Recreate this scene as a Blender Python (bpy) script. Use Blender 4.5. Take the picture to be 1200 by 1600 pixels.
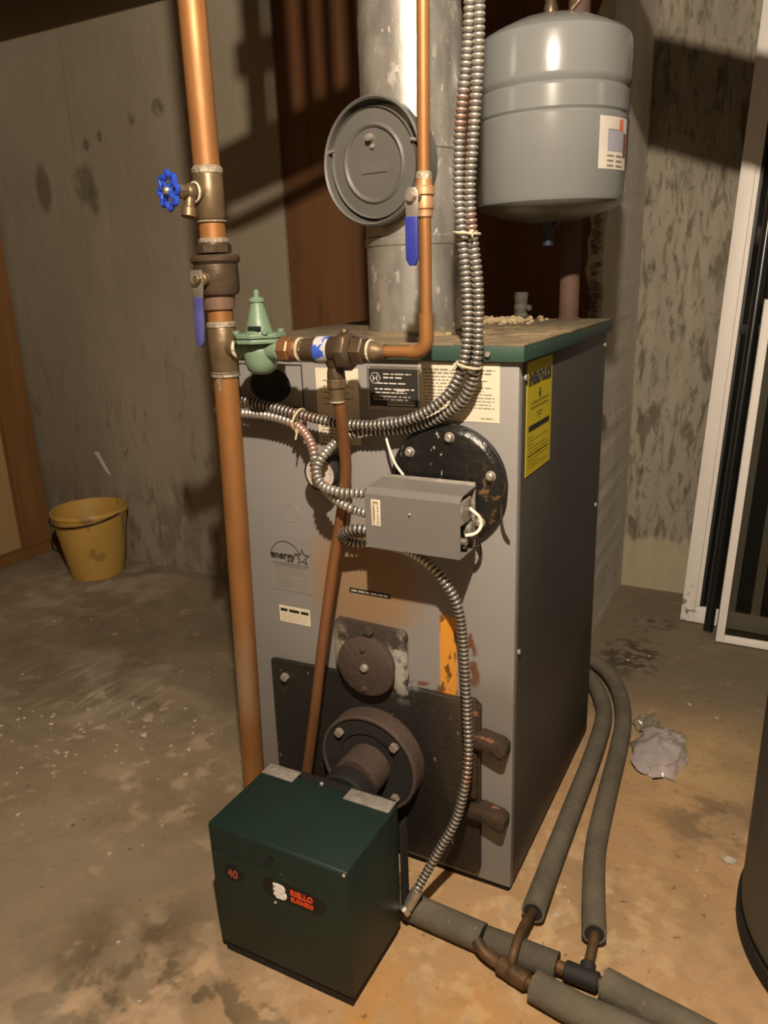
import bpy, bmesh, math, random
from mathutils import Vector, Matrix, Quaternion
random.seed(7)
V = Vector
scene = bpy.context.scene
COL = scene.collection
for o in list(bpy.data.objects):
    bpy.data.objects.remove(o)

# ------------------------------------------------------------------ camera
cam_d = bpy.data.cameras.new('camera')
cam = bpy.data.objects.new('camera', cam_d)
COL.objects.link(cam)
scene.camera = cam
cam_d.sensor_fit = 'HORIZONTAL'
cam_d.sensor_width = 36.0
cam_d.lens = 36.0 * 1202.39 / 1200.0
cam_d.clip_start = 0.02
YAW, PITCH, ROLL = -0.4947, -0.2982, -0.0353
fwd = V((math.sin(YAW) * math.cos(PITCH), math.cos(YAW) * math.cos(PITCH), math.sin(PITCH)))
rgt = V((math.cos(YAW), -math.sin(YAW), 0))
upv = rgt.cross(fwd)
c_, s_ = math.cos(ROLL), math.sin(ROLL)
r2 = c_ * rgt + s_ * upv
u2 = -s_ * rgt + c_ * upv
m = Matrix((r2, u2, -fwd)).transposed().to_4x4()
m.translation = V((0.3632, -1.1116, 1.1026))
cam.matrix_world = m

# ------------------------------------------------------------------ light and exposure
BULB = V((0.355, -1.06, 1.90))          # bare bulb under the joists
BULB_STRENGTH = 12400.0
BULB_COLOR = (1.0, 0.84, 0.645)
FAR_BULB = V((2.3, 0.35, 1.88))        # second, weaker bulb further along the cellar
FAR_STRENGTH = 260.0
w = bpy.data.worlds.new('cellar_dark')
scene.world = w
w.use_nodes = True
w.node_tree.nodes['Background'].inputs[0].default_value = (0.002, 0.0018, 0.0015, 1)
w.node_tree.nodes['Background'].inputs[1].default_value = 1.0
scene.view_settings.view_transform = 'Standard'
scene.view_settings.look = 'None'
scene.view_settings.gamma = 1.0
scene.view_settings.use_curve_mapping = False
scene.view_settings.exposure = 0.0

# ------------------------------------------------------------------ materials
def srgb(r, g, b):
    f = lambda c: (c / 255) / 12.92 if c / 255 <= 0.04045 else (((c / 255) + 0.055) / 1.055) ** 2.4
    return (f(r), f(g), f(b), 1)

class Mat:
    """Procedural principled material: base colour varied by noise, plus layers of dirt."""
    def __init__(self, name, c1, c2=None, scale=6, stretch=(1, 1, 1), rough=0.6, metal=0.0, bump=0.0,
                 bump_scale=40, rough2=None, detail=6, lo=0.3, hi=0.7):
        self.m = bpy.data.materials.new(name)
        self.m.use_nodes = True
        self.nt = self.m.node_tree
        self.N = self.nt.nodes
        self.b = self.N['Principled BSDF']
        self.tc = self.N.new('ShaderNodeTexCoord')
        self.geo = self.N.new('ShaderNodeNewGeometry')
        self.b.inputs['Metallic'].default_value = metal
        self.b.inputs['Roughness'].default_value = rough
        self.pos = self.geo.outputs['Position']
        c2 = c2 or c1
        n = self.noise(scale, stretch, detail)
        r = self.ramp(n, lo, hi)
        self.color = self.mix(r, c1, c2)
        if rough2 is not None:
            mr = self.N.new('ShaderNodeMapRange')
            mr.inputs['To Min'].default_value = rough
            mr.inputs['To Max'].default_value = rough2
            self.nt.links.new(r, mr.inputs['Value'])
            self.nt.links.new(mr.outputs[0], self.b.inputs['Roughness'])
        self.height = None
        if bump:
            self.bump(self.noise(bump_scale, stretch, 8), bump)
        self.flush()

    def vec(self, stretch):
        mp = self.N.new('ShaderNodeMapping')
        mp.inputs['Scale'].default_value = stretch
        self.nt.links.new(self.pos, mp.inputs['Vector'])
        return mp.outputs[0]

    def noise(self, scale, stretch=(1, 1, 1), detail=6, dist=0.0, rough=0.55):
        n = self.N.new('ShaderNodeTexNoise')
        n.inputs['Scale'].default_value = scale
        n.inputs['Detail'].default_value = detail
        n.inputs['Distortion'].default_value = dist
        n.inputs['Roughness'].default_value = rough
        self.nt.links.new(self.vec(stretch), n.inputs['Vector'])
        return n.outputs['Fac']

    def voronoi(self, scale, stretch=(1, 1, 1), out='Color'):
        n = self.N.new('ShaderNodeTexVoronoi')
        n.inputs['Scale'].default_value = scale
        self.nt.links.new(self.vec(stretch), n.inputs['Vector'])
        return n.outputs[out]

    def ramp(self, sock, lo, hi):
        mr = self.N.new('ShaderNodeMapRange')
        mr.interpolation_type = 'SMOOTHSTEP'
        mr.inputs['From Min'].default_value = lo
        mr.inputs['From Max'].default_value = hi
        self.nt.links.new(sock, mr.inputs['Value'])
        return mr.outputs[0]

    def math(self, op, a, b=None):
        n = self.N.new('ShaderNodeMath')
        n.operation = op
        for i, x in enumerate((a, b)):
            if x is None:
                continue
            if isinstance(x, (int, float)):
                n.inputs[i].default_value = x
            else:
                self.nt.links.new(x, n.inputs[i])
        return n.outputs[0]

    def mix(self, fac, a, b):
        n = self.N.new('ShaderNodeMix')
        n.data_type = 'RGBA'
        if isinstance(fac, (int, float)):
            n.inputs[0].default_value = fac
        else:
            self.nt.links.new(fac, n.inputs[0])
        for i, x in ((6, a), (7, b)):
            if isinstance(x, tuple):
                n.inputs[i].default_value = x
            else:
                self.nt.links.new(x, n.inputs[i])
        return n.outputs[2]

    def blob(self, center, radius, soft=0.5, scale=(1, 1, 1)):
        """1 inside a world-space ellipsoid, soft edge."""
        sub = self.N.new('ShaderNodeVectorMath')
        sub.operation = 'SUBTRACT'
        sub.inputs[1].default_value = center
        self.nt.links.new(self.pos, sub.inputs[0])
        mul = self.N.new('ShaderNodeVectorMath')
        mul.operation = 'MULTIPLY'
        mul.inputs[1].default_value = scale
        self.nt.links.new(sub.outputs[0], mul.inputs[0])
        ln = self.N.new('ShaderNodeVectorMath')
        ln.operation = 'LENGTH'
        self.nt.links.new(mul.outputs[0], ln.inputs[0])
        return self.math('SUBTRACT', 1.0, self.ramp(ln.outputs['Value'], radius * (1 - soft), radius * (1 + soft)))

    def axis(self, i, lo, hi):
        sp = self.N.new('ShaderNodeSeparateXYZ')
        self.nt.links.new(self.pos, sp.inputs[0])
        return self.ramp(sp.outputs[i], lo, hi)

    def inv(self, s):
        return self.math('SUBTRACT', 1.0, s)

    def layer(self, mask, color, amount=1.0):
        if amount != 1.0:
            mask = self.math('MULTIPLY', mask, amount)
        self.color = self.mix(mask, self.color, color)
        self.flush()
        return self

    def bump(self, sock, strength, dist=0.01):
        bp = self.N.new('ShaderNodeBump')
        bp.inputs['Strength'].default_value = strength
        bp.inputs['Distance'].default_value = dist
        self.nt.links.new(sock, bp.inputs['Height'])
        if self.height is not None:
            self.nt.links.new(self.height, bp.inputs['Normal'])
        self.height = bp.outputs[0]
        self.nt.links.new(self.height, self.b.inputs['Normal'])

    def flush(self):
        self.nt.links.new(self.color, self.b.inputs['Base Color'])

def lin(r, g, b):
    return (r, g, b, 1)

# concrete of the back and far walls
wall_m = Mat('poured_concrete', lin(.225, .187, .138), lin(.30, .257, .195), 2.2, (1, 1, .5), rough=.9, bump=.2, bump_scale=45)
wall_m.layer(wall_m.math('MULTIPLY', wall_m.inv(wall_m.axis(2, .55, 1.15)), wall_m.ramp(wall_m.noise(20, (1, 1, .28), 8, .6), .55, .68)), lin(.125, .102, .074), .6)
wall_m.layer(wall_m.ramp(wall_m.noise(20, (1, 1, .5), 5), .70, .78), lin(.10, .083, .058), .5)
wall_m.layer(wall_m.ramp(wall_m.noise(12, (1, 1, .15), 5), .60, .74), lin(.31, .27, .21), .4)
wall_m.layer(wall_m.math('MULTIPLY', wall_m.inv(wall_m.axis(2, .15, .5)), wall_m.ramp(wall_m.noise(16, (1, 1, .5), 8, .4), .44, .6)), lin(.13, .108, .08), .6)
for cx, cz, rr, st in ((-2.20, 1.455, .046, (1.2, 1, .55)), (-1.985, 1.455, .050, (1, 1, .75)), (-1.945, 1.40, .026, (1, 1, .5)), (-1.46, 1.62, .018, (1, 1, .7)), (-1.72, 1.64, .016, (1, 1, .8)), (-1.60, 1.66, .026, (1, 1, 1)), (-1.95, 1.58, .016, (1, 1, .8)), (-1.88, 1.60, .013, (1, 1, .7)),):
    wall_m.layer(wall_m.math('MULTIPLY', wall_m.blob((cx, 1.05, cz), rr, .35, st), wall_m.ramp(wall_m.noise(18), .3, .5)), lin(.085, .072, .043), .75)
wall_m.bump(wall_m.noise(8, (1, 1, .3), 6), .25, .02)
far_m = Mat('stained_concrete', lin(.22, .192, .15), lin(.32, .285, .225), 4.0, (1, 1, .25), rough=.9, bump=.3, bump_scale=50)
far_m.layer(far_m.ramp(far_m.noise(30, (1, 1, .26), 8, .6), .49, .64), lin(.105, .085, .058), .8)
far_m.layer(far_m.ramp(far_m.noise(60, (1, 1, .32), 7, .4), .53, .66), lin(.085, .068, .042), .6)
far_m.layer(far_m.ramp(far_m.noise(20, (1, 1, .12), 5), .58, .72), lin(.36, .32, .25), .55)
fz = far_m.math('ADD', far_m.axis(2, 0.0, 1.0), far_m.math('MULTIPLY', far_m.noise(16, (1, 1, .5)), .12))
far_m.layer(far_m.inv(far_m.ramp(fz, .13, .16)), lin(.44, .37, .26), .85)
far_m.bump(far_m.noise(10, (1, 1, .3), 6), .35, .02)
ret_m = Mat('plain_concrete', lin(.48, .45, .385), lin(.58, .55, .475), 7.0, (1, 1, .3), rough=.9, bump=.3, bump_scale=60)
ret_m.layer(ret_m.ramp(ret_m.noise(30, (1, 1, .5)), .66, .72), lin(.09, .078, .06), .6)

floor_m = Mat('basement_slab', lin(.205, .158, .10), lin(.28, .222, .150), 2.4, (1, 1, 1), rough=.85, bump=.25, bump_scale=60)
floor_m.layer(floor_m.ramp(floor_m.noise(1.5, (1, 1, 1), 4, .8), .50, .68), lin(.145, .110, .068), .7)
# rust-orange stained area round the boiler and along the pipes
rm = floor_m.math('MAXIMUM', floor_m.blob((.22, -.06, 0), .60, .42, (1.0, .75, 1)), floor_m.blob((.02, -.50, 0), .38, .5, (1, 1, 1)))
floor_m.layer(floor_m.math('MULTIPLY', rm, floor_m.ramp(floor_m.noise(3, (1, 1, 1), 5, .6), .15, .55)), lin(.44, .265, .125), .85)
floor_m.layer(floor_m.math('MULTIPLY', rm, floor_m.ramp(floor_m.noise(6, (1, 1, 1), 8, .3), .46, .70)), lin(.52, .34, .19), .6)
floor_m.layer(floor_m.math('MULTIPLY', floor_m.blob((-.03, -.36, 0), .15, .6), floor_m.ramp(floor_m.noise(9, (1, 1, 1), 7), .36, .58)), lin(.47, .225, .045), .9)
floor_m.layer(floor_m.math('MULTIPLY', floor_m.blob((.05, -.02, 0), .26, .6), floor_m.ramp(floor_m.noise(15, (1, 1, 1), 8), .48, .60)), lin(.56, .40, .22), .75)
floor_m.layer(floor_m.math('MULTIPLY', floor_m.blob((.24, .62, 0), .16, .6), floor_m.ramp(floor_m.noise(9), .34, .6)), lin(.44, .31, .15), .8)
# grey-brown band behind the boiler
floor_m.layer(floor_m.math('MULTIPLY', floor_m.axis(1, .55, 1.0), floor_m.axis(0, -.3, 0)), lin(.155, .125, .085), .7)
# pale gritty patches and dark damp spots in front and left of the burner
floor_m.layer(floor_m.math('MULTIPLY', floor_m.blob((-.38, -.56, 0), .26, .5), floor_m.ramp(floor_m.noise(13, (1, 1, 1), 9, .3), .47, .58)), lin(.47, .335, .215), .85)
floor_m.layer(floor_m.math('MULTIPLY', floor_m.blob((-.54, -.42, 0), .13, .7), floor_m.ramp(floor_m.noise(8, (1, 1, 1), 8), .36, .60)), lin(.085, .062, .032), .85)
floor_m.layer(floor_m.math('MULTIPLY', floor_m.blob((-.36, -.55, 0), .20, .6), floor_m.ramp(floor_m.noise(16, (1, 1, 1), 9), .53, .61)), lin(.075, .055, .026), .85)
floor_m.layer(floor_m.math('MULTIPLY', floor_m.blob((-1.30, .50, 0), .32, .5, (.6, 1, 1)), floor_m.ramp(floor_m.noise(3.5), .3, .6)), lin(.135, .10, .060), .75)
floor_m.layer(floor_m.math('MULTIPLY', floor_m.blob((.02, 1.03, 0), .085, .5, (1, .7, 1)), floor_m.ramp(floor_m.noise(22, (1, 1, 1), 6), .46, .56)), lin(.045, .036, .024), .9)
floor_m.layer(floor_m.math('MULTIPLY', floor_m.blob((.05, 1.28, 0), .06, .5), floor_m.ramp(floor_m.noise(24), .48, .56)), lin(.06, .048, .03), .85)
floor_m.layer(floor_m.math('MULTIPLY', floor_m.blob((.31, .36, 0), .10, .6), floor_m.ramp(floor_m.noise(13), .45, .6)), lin(.15, .105, .055), .7)
# white efflorescence on the left
floor_m.layer(floor_m.math('MULTIPLY', floor_m.blob((-1.20, .05, 0), .30, .6), floor_m.ramp(floor_m.math('MULTIPLY', floor_m.ramp(floor_m.noise(4), .42, .58), floor_m.noise(24, (1, 1, 1), 10, .2)), .50, .60)), lin(.52, .45, .36), .7)
floor_m.layer(floor_m.math('MULTIPLY', floor_m.blob((-1.35, .22, 0), .30, .6), floor_m.ramp(floor_m.noise(5, (1, 1, 1), 10, .4), .42, .72)), lin(.36, .305, .235), .7)
floor_m.layer(floor_m.math('MULTIPLY', floor_m.blob((-1.32, .22, 0), .12, .6, (.5, 1, 1)), floor_m.ramp(floor_m.noise(30, (1, .12, 1), 4), .50, .64)), lin(.44, .38, .30), .6)
floor_m.layer(floor_m.math('MULTIPLY', floor_m.blob((-1.95, .74, 0), .35, .5), floor_m.ramp(floor_m.noise(8, (1, 1, 1), 9), .45, .62)), lin(.37, .315, .24), .75)
floor_m.layer(floor_m.math('MULTIPLY', floor_m.blob((-.90, .35, 0), .3, .6), floor_m.ramp(floor_m.noise(4, (.5, 1.5, 1), 7), .48, .66)), lin(.33, .265, .18), .7)
floor_m.layer(floor_m.math('MULTIPLY', floor_m.blob((-.80, .02, 0), .2, .6), floor_m.ramp(floor_m.noise(12, (1, 1, 1), 8), .52, .64)), lin(.43, .33, .22), .7)
floor_m.layer(floor_m.ramp(floor_m.noise(14, (1, 1, 1), 9, .2), .50, .72), lin(.17, .125, .075), .38)
floor_m.layer(floor_m.ramp(floor_m.noise(19, (1, 1, 1), 9, .3), .58, .72), lin(.44, .345, .235), .35)
floor_m.layer(floor_m.ramp(floor_m.noise(70, (1, 1, 1), 4), .70, .75), lin(.5, .42, .32), .6)
floor_m.layer(floor_m.ramp(floor_m.noise(44, (1, 1, 1), 6), .64, .72), lin(.075, .055, .034), .65)
floor_m.bump(floor_m.noise(9, (1, 1, 1), 8), .35, .02)

def wood(name, a, b, scale=7, stretch=(1, 1, .08), rough=.7):
    mm = Mat(name, a, b, scale, stretch, rough=rough, bump=.12, bump_scale=30, detail=9)
    mm.layer(mm.ramp(mm.noise(scale * 5, stretch, 6), .55, .75), tuple(x * .55 for x in a[:3]) + (1,), .6)
    return mm
panel_m = wood('stained_plywood', lin(.085, .033, .009), lin(.135, .056, .016), 6, (1, 1, .12))
stud_m = wood('old_stud_wood', lin(.15, .068, .018), lin(.21, .10, .028), 8, (1, 1, .1))
stud_end_m = wood('yellowed_board', lin(.28, .185, .075), lin(.34, .23, .10), 5, (1, 1, .1))
joist_m = wood('dark_joist_wood', lin(.06, .033, .015), lin(.10, .056, .025), 8, (.08, 1, 1))

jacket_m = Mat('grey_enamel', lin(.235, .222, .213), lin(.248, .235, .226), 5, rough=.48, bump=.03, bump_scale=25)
# heat-browned enamel and rust near the door
hm = jacket_m.math('MULTIPLY', jacket_m.blob((-.285, 0, .575), .105, .4, (.95, 1, 1.0)), jacket_m.ramp(jacket_m.noise(7, (1, 1, .3)), .2, .5))
hm = jacket_m.math('MULTIPLY', hm, jacket_m.inv(jacket_m.axis(1, .003, .012)))
jacket_m.layer(hm, lin(.28, .155, .055), .75)
st = jacket_m.math('MULTIPLY', jacket_m.math('MULTIPLY', jacket_m.axis(0, -.139, -.131), jacket_m.inv(jacket_m.axis(0, -.108, -.098))), jacket_m.inv(jacket_m.axis(2, .535, .548)))
st = jacket_m.math('MULTIPLY', st, jacket_m.axis(2, .38, .39))
st = jacket_m.math('MULTIPLY', st, jacket_m.inv(jacket_m.axis(1, .003, .012)))
jacket_m.layer(st, lin(.66, .28, .025), .95)
jacket_m.layer(jacket_m.math('MULTIPLY', st, jacket_m.ramp(jacket_m.noise(55, (1, 1, .6), 7), .54, .6)), lin(.10, .05, .015), .9)
for cx, cz, rx, rz in ((-.075, .47, .010, .030), (-.072, .435, .012, .02), (-.155, .395, .04, .009), (-.078, .50, .006, .02)):
    rs = jacket_m.math('MULTIPLY', jacket_m.blob((cx, 0, cz), 1, .35, (1 / rx, 1, 1 / rz)), jacket_m.ramp(jacket_m.noise(50, (1, 1, .7), 6), .46, .54))
    jacket_m.layer(rs, lin(.14, .045, .015), .85)
jacket_m.layer(jacket_m.math('MULTIPLY', jacket_m.blob((-.03, 0, .36), .06, .6, (1, 1, .8)), jacket_m.noise(9)), lin(.12, .10, .085), .7)
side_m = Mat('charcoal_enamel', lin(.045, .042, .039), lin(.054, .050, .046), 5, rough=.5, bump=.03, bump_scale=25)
lid_m = Mat('green_enamel', lin(.022, .055, .040), lin(.030, .066, .049), 9, rough=.5)
dust_m = Mat('dusty_lid_top', lin(.13, .097, .058), lin(.19, .145, .088), 12, rough=.95, bump=.3, bump_scale=120)
dust_m.layer(dust_m.ramp(dust_m.noise(30), .62, .72), lin(.09, .085, .055), .6)
dust_m.layer(dust_m.math('MULTIPLY', dust_m.blob((-.10, .22, 1), .15, .5), dust_m.ramp(dust_m.noise(26, (1, 1, 1), 8), .45, .6)), lin(.36, .27, .14), .8)
base_m = Mat('black_base', lin(.006, .0055, .005), rough=.8)
door_m = Mat('sooty_cast_iron', lin(.0105, .0095, .0085), lin(.017, .0145, .012), 7, rough=.55, bump=.25, bump_scale=70)
door_m.layer(door_m.math('MULTIPLY', door_m.axis(0, -.16, -.09), door_m.ramp(door_m.noise(9, (1, 1, .25), 8), .34, .62)), lin(.062, .034, .014), .85)
door_m.layer(door_m.math('MULTIPLY', door_m.axis(2, .38, .45), door_m.ramp(door_m.noise(6, (1, 1, .5)), .2, .6)), lin(.055, .041, .034), .8)
door_m.layer(door_m.math('MULTIPLY', door_m.blob((-.205, 0, .43), .03, .5, (1, 1, .5)), door_m.ramp(door_m.noise(40), .4, .55)), lin(.40, .37, .33), .8)
door_m.layer(door_m.math('MULTIPLY', door_m.blob((-.333, 0, .45), .022, .5, (1, 1, .5)), door_m.ramp(door_m.noise(40), .42, .6)), lin(.33, .27, .2), .7)
door_m.layer(door_m.ramp(door_m.noise(60, (1, 1, 1), 3), .70, .74), lin(.30, .24, .18), .6)
rust_m = Mat('brown_iron', lin(.055, .036, .028), lin(.078, .051, .040), 10, rough=.8, bump=.3, bump_scale=90)
lug_m = Mat('rusty_lug_iron', lin(.028, .018, .011), lin(.055, .030, .015), 28, rough=.8, bump=.4, bump_scale=80)
lug_m.layer(lug_m.ramp(lug_m.noise(40), .63, .69), lin(.30, .13, .06), .7)
black_m = Mat('black_gloss', lin(.008, .008, .008), lin(.014, .013, .012), 20, rough=.28, bump=.35, bump_scale=35)
black_m.layer(black_m.math('MULTIPLY', black_m.blob((-.135, 0, .835), .05, .5), black_m.ramp(black_m.noise(75, (1, 1, .6), 2), .66, .70)), lin(.45, .40, .34), .9)  # pale speckles: glints on the gloss paint, put into the colour
black_m.layer(black_m.math('MULTIPLY', black_m.blob((-.128, 0, .80), .014, .6), black_m.ramp(black_m.noise(60), .40, .5)), lin(.36, .22, .17), .9)
black_m.layer(black_m.math('MULTIPLY', black_m.blob((-.05, 0, .76), .05, .6, (1.3, 1, 1)), black_m.ramp(black_m.noise(50), .52, .62)), lin(.22, .13, .045), .7)
soot_m = Mat('black_matt', lin(.012, .011, .011), lin(.02, .018, .016), 20, rough=.75)
bolt_m = Mat('zinc_bolt', lin(.45, .42, .38), lin(.30, .25, .21), 60, rough=.45, metal=.5)
dull_bolt = Mat('dusty_bolt', lin(.26, .22, .18), lin(.18, .14, .11), 60, rough=.7)
dbolt_m = Mat('brown_bolt', lin(.16, .12, .10), lin(.10, .065, .05), 60, rough=.6, metal=.3)
copper_m = Mat('aged_copper', lin(.34, .155, .052), lin(.25, .112, .038), 16, (1, 1, .4), rough=.44, metal=.45, rough2=.56)
copper_m.layer(copper_m.ramp(copper_m.noise(28, (1, 1, .5), 6), .58, .72), lin(.30, .12, .055), .55)
copper_m.layer(copper_m.math('MULTIPLY', copper_m.blob((-.49, -.11, .42), .11, .5, (3, 3, 1)), copper_m.ramp(copper_m.noise(14, (1, 1, .3)), .45, .65)), lin(.34, .27, .19), .7)
copper_dk = Mat('tarnished_copper', lin(.22, .10, .042), lin(.30, .135, .06), 14, (1, 1, .4), rough=.45, metal=.5)
brass_m = Mat('tarnished_bronze', lin(.125, .088, .048), lin(.185, .13, .072), 22, rough=.42, metal=.5, bump=.1, bump_scale=60)
bronze_dk = Mat('dark_bronze', lin(.075, .052, .034), lin(.115, .08, .05), 26, rough=.38, metal=.5, bump=.15, bump_scale=60)
solder_m = Mat('dull_solder', lin(.38, .33, .26), lin(.26, .21, .15), 60, rough=.5, metal=.4, bump=.5, bump_scale=120)
teflon_m = Mat('white_thread_tape', lin(.55, .50, .37), lin(.42, .36, .25), 60, rough=.8, bump=.5, bump_scale=150)
steel_m = Mat('bright_steel', lin(.55, .52, .47), lin(.42, .38, .33), 50, rough=.35, metal=.8)
groove_shade_m = Mat('armour_groove_shade', lin(.02, .018, .015), rough=.8)
bx_m = Mat('galvanised_armour', lin(.58, .55, .50), lin(.46, .43, .385), 30, rough=.36, metal=.75)
for c, rr in (((-.088, -.042, 1.31), .030), ((-.046, -.042, 1.17), .018), ((-.36, -.045, .872), .03), ((-.335, -.055, .835), .02), ((-.06, -.07, .30), .03)):
    bx_m.layer(bx_m.blob(c, rr, .4), lin(.62, .33, .25), .75)
galv_m = Mat('galvanised_sheet', lin(.56, .54, .50), lin(.30, .29, .27), 26, (1, 1, .45), rough=.20, metal=.68, rough2=.38)
galv_m.layer(galv_m.ramp(galv_m.noise(48, (1, 1, .55), 5), .60, .70), lin(.85, .82, .76), .75)
galv_m.layer(galv_m.ramp(galv_m.noise(75, (1, 1, .6), 3), .64, .68), lin(.95, .92, .86), .8)
galv_m.bump(galv_m.noise(10, (1, 1, .3), 5), .12, .02)
damper_m = Mat('damper_grey_paint', lin(.095, .092, .084), lin(.108, .105, .096), 9, rough=.5)
damper_in = Mat('damper_inside', lin(.03, .029, .027), rough=.8)
tank_m = Mat('tank_grey_paint', lin(.165, .172, .170), lin(.182, .190, .187), 5, rough=.22)
tank_m.layer(tank_m.math('MULTIPLY', tank_m.axis(2, 1.49, 1.53), tank_m.ramp(tank_m.noise(16), .35, .6)), lin(.15, .13, .10), .8)
white_paint = Mat('white_vinyl', lin(.86, .81, .77), lin(.80, .75, .71), 10, (1, 1, .2), rough=.5)
white_paint.layer(white_paint.math('MULTIPLY', white_paint.blob((.135, 1.36, .06), .06, .5, (2, 1, 1)), white_paint.ramp(white_paint.noise(60), .52, .6)), lin(.12, .10, .08), .8)
gasket_m = Mat('black_gasket', lin(.010, .010, .010), rough=.5)
label_m = Mat('cream_paper', lin(.68, .62, .49), lin(.62, .555, .43), 12, rough=.7)
pale_m = Mat('white_paper', lin(.58, .54, .49), lin(.50, .46, .41), 12, rough=.7)
ink_m = Mat('black_ink', lin(.02, .018, .016), rough=.6)
faint_ink = Mat('faded_ink', lin(.20, .175, .135), rough=.6)
tint_m = Mat('clear_film', lin(.228, .214, .202), rough=.4)
yellow_m = Mat('yellow_paper', lin(.50, .41, .012), lin(.46, .37, .012), 10, rough=.6)
blue_grip = Mat('blue_vinyl', lin(.018, .026, .20), lin(.025, .035, .25), 20, rough=.4)
blue_pale = Mat('worn_blue_vinyl', lin(.045, .05, .19), lin(.075, .08, .25), 25, rough=.45)
blue_wheel = Mat('blue_enamel', lin(.012, .045, .36), lin(.02, .06, .44), 20, rough=.3)
green_valve = Mat('green_valve_paint', lin(.135, .21, .142), lin(.155, .235, .16), 14, rough=.42, bump=.08, bump_scale=80)
burner_m = Mat('dark_green_steel', lin(.0034, .0160, .0124), lin(.0045, .0198, .0152), 7, rough=.55, bump=.03, bump_scale=60)
burner_m.layer(burner_m.math('MULTIPLY', burner_m.blob((-.255, -.33, .22), .035, .5, (4, 1, 1)), burner_m.ramp(burner_m.noise(60, (1, 1, .3)), .62, .68)), lin(.35, .33, .28), .6)
orange_m = Mat('orange_print', lin(.70, .07, .015), rough=.5)
white_print = Mat('white_print', lin(.85, .83, .8), rough=.5)
badge_m = Mat('black_badge', lin(.0022, .0018, .0018), lin(.004, .003, .0025), 30, rough=.6)
tape_m = Mat('silver_tape', lin(.26, .24, .215), lin(.36, .335, .30), 60, rough=.4, metal=.3, bump=.4, bump_scale=110)
box_m = Mat('control_grey', lin(.155, .143, .134), lin(.165, .153, .143), 8, rough=.45)
foam_m = Mat('grey_pipe_foam', lin(.095, .082, .06), lin(.14, .12, .088), 14, rough=.9, bump=.4, bump_scale=90)
foam_m.layer(foam_m.ramp(foam_m.noise(60), .66, .72), lin(.34, .28, .2), .5)
foam_dk = Mat('dark_pipe_foam', lin(.065, .056, .042), lin(.095, .082, .06), 14, rough=.9, bump=.4, bump_scale=90)
foam_in = Mat('black_foam_inside', lin(.015, .013, .011), rough=.9)
bucket_m = Mat('yellow_plastic', lin(.50, .31, .075), lin(.45, .275, .062), 8, rough=.45)
bucket_m.layer(bucket_m.ramp(bucket_m.noise(11, (1, 1, .6), 6), .60, .70), lin(.15, .10, .035), .7)
heater_m = Mat('charcoal_jacket', lin(.064, .062, .050), lin(.075, .072, .058), 6, rough=.55)
rusty_pipe = Mat('rust_red_pipe', lin(.075, .040, .028), lin(.10, .056, .040), 14, rough=.8, bump=.2)
plug_m = Mat('grey_iron_plug', lin(.10, .092, .08), lin(.055, .05, .043), 40, rough=.8, bump=.6, bump_scale=90)
crumb_m = Mat('insulation_crumbs', lin(.46, .37, .22), lin(.34, .26, .14), 60, rough=.95)
stone_m = Mat('white_plaster', lin(.52, .46, .38), lin(.40, .34, .27), 60, rough=.95)
rubble_m = Mat('broken_concrete', lin(.30, .27, .22), lin(.14, .12, .095), 40, rough=.95, bump=.6, bump_scale=70)
plastic_m = Mat('cloudy_plastic', lin(.42, .37, .365), lin(.50, .44, .43), 20, rough=.12)
plastic_m.b.inputs['Transmission Weight'].default_value = .25
rod_m = Mat('black_tube_paint', lin(.010, .010, .010), rough=.3)
wire_w = Mat('white_wire', lin(.75, .70, .58), rough=.5)
wire_b = Mat('brown_wire', lin(.05, .03, .02), rough=.6)
handle_m = Mat('black_bail_wire', lin(.014, .012, .01), rough=.5, metal=.3)
ceil_m = wood('subfloor_boards', lin(.07, .042, .02), lin(.10, .06, .03), 6, (1, .08, 1))
dark_pane = Mat('dark_glass', lin(.020, .020, .018), rough=.08)
def make_glass(mm, tint, alpha):
    nt = mm.nt
    tr = nt.nodes.new('ShaderNodeBsdfTransparent')
    tr.inputs[0].default_value = tint
    mx = nt.nodes.new('ShaderNodeMixShader')
    mx.inputs[0].default_value = alpha
    nt.links.new(tr.outputs[0], mx.inputs[1])
    nt.links.new(mm.b.outputs[0], mx.inputs[2])
    nt.links.new(mx.outputs[0], nt.nodes['Material Output'].inputs[0])
make_glass(dark_pane, (.30, .31, .29, 1), .35)
clear_pane = Mat('storm_glass', lin(.020, .020, .018), rough=.06)
make_glass(clear_pane, (.72, .72, .68, 1), .22)
def emit(name, color, strength):
    mm = bpy.data.materials.new(name)
    mm.use_nodes = True
    nt = mm.node_tree
    nt.nodes.clear()
    e = nt.nodes.new('ShaderNodeEmission')
    e.inputs[0].default_value = (*color, 1)
    e.inputs[1].default_value = strength
    o = nt.nodes.new('ShaderNodeOutputMaterial')
    nt.links.new(e.outputs[0], o.inputs[0])
    return mm

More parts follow.
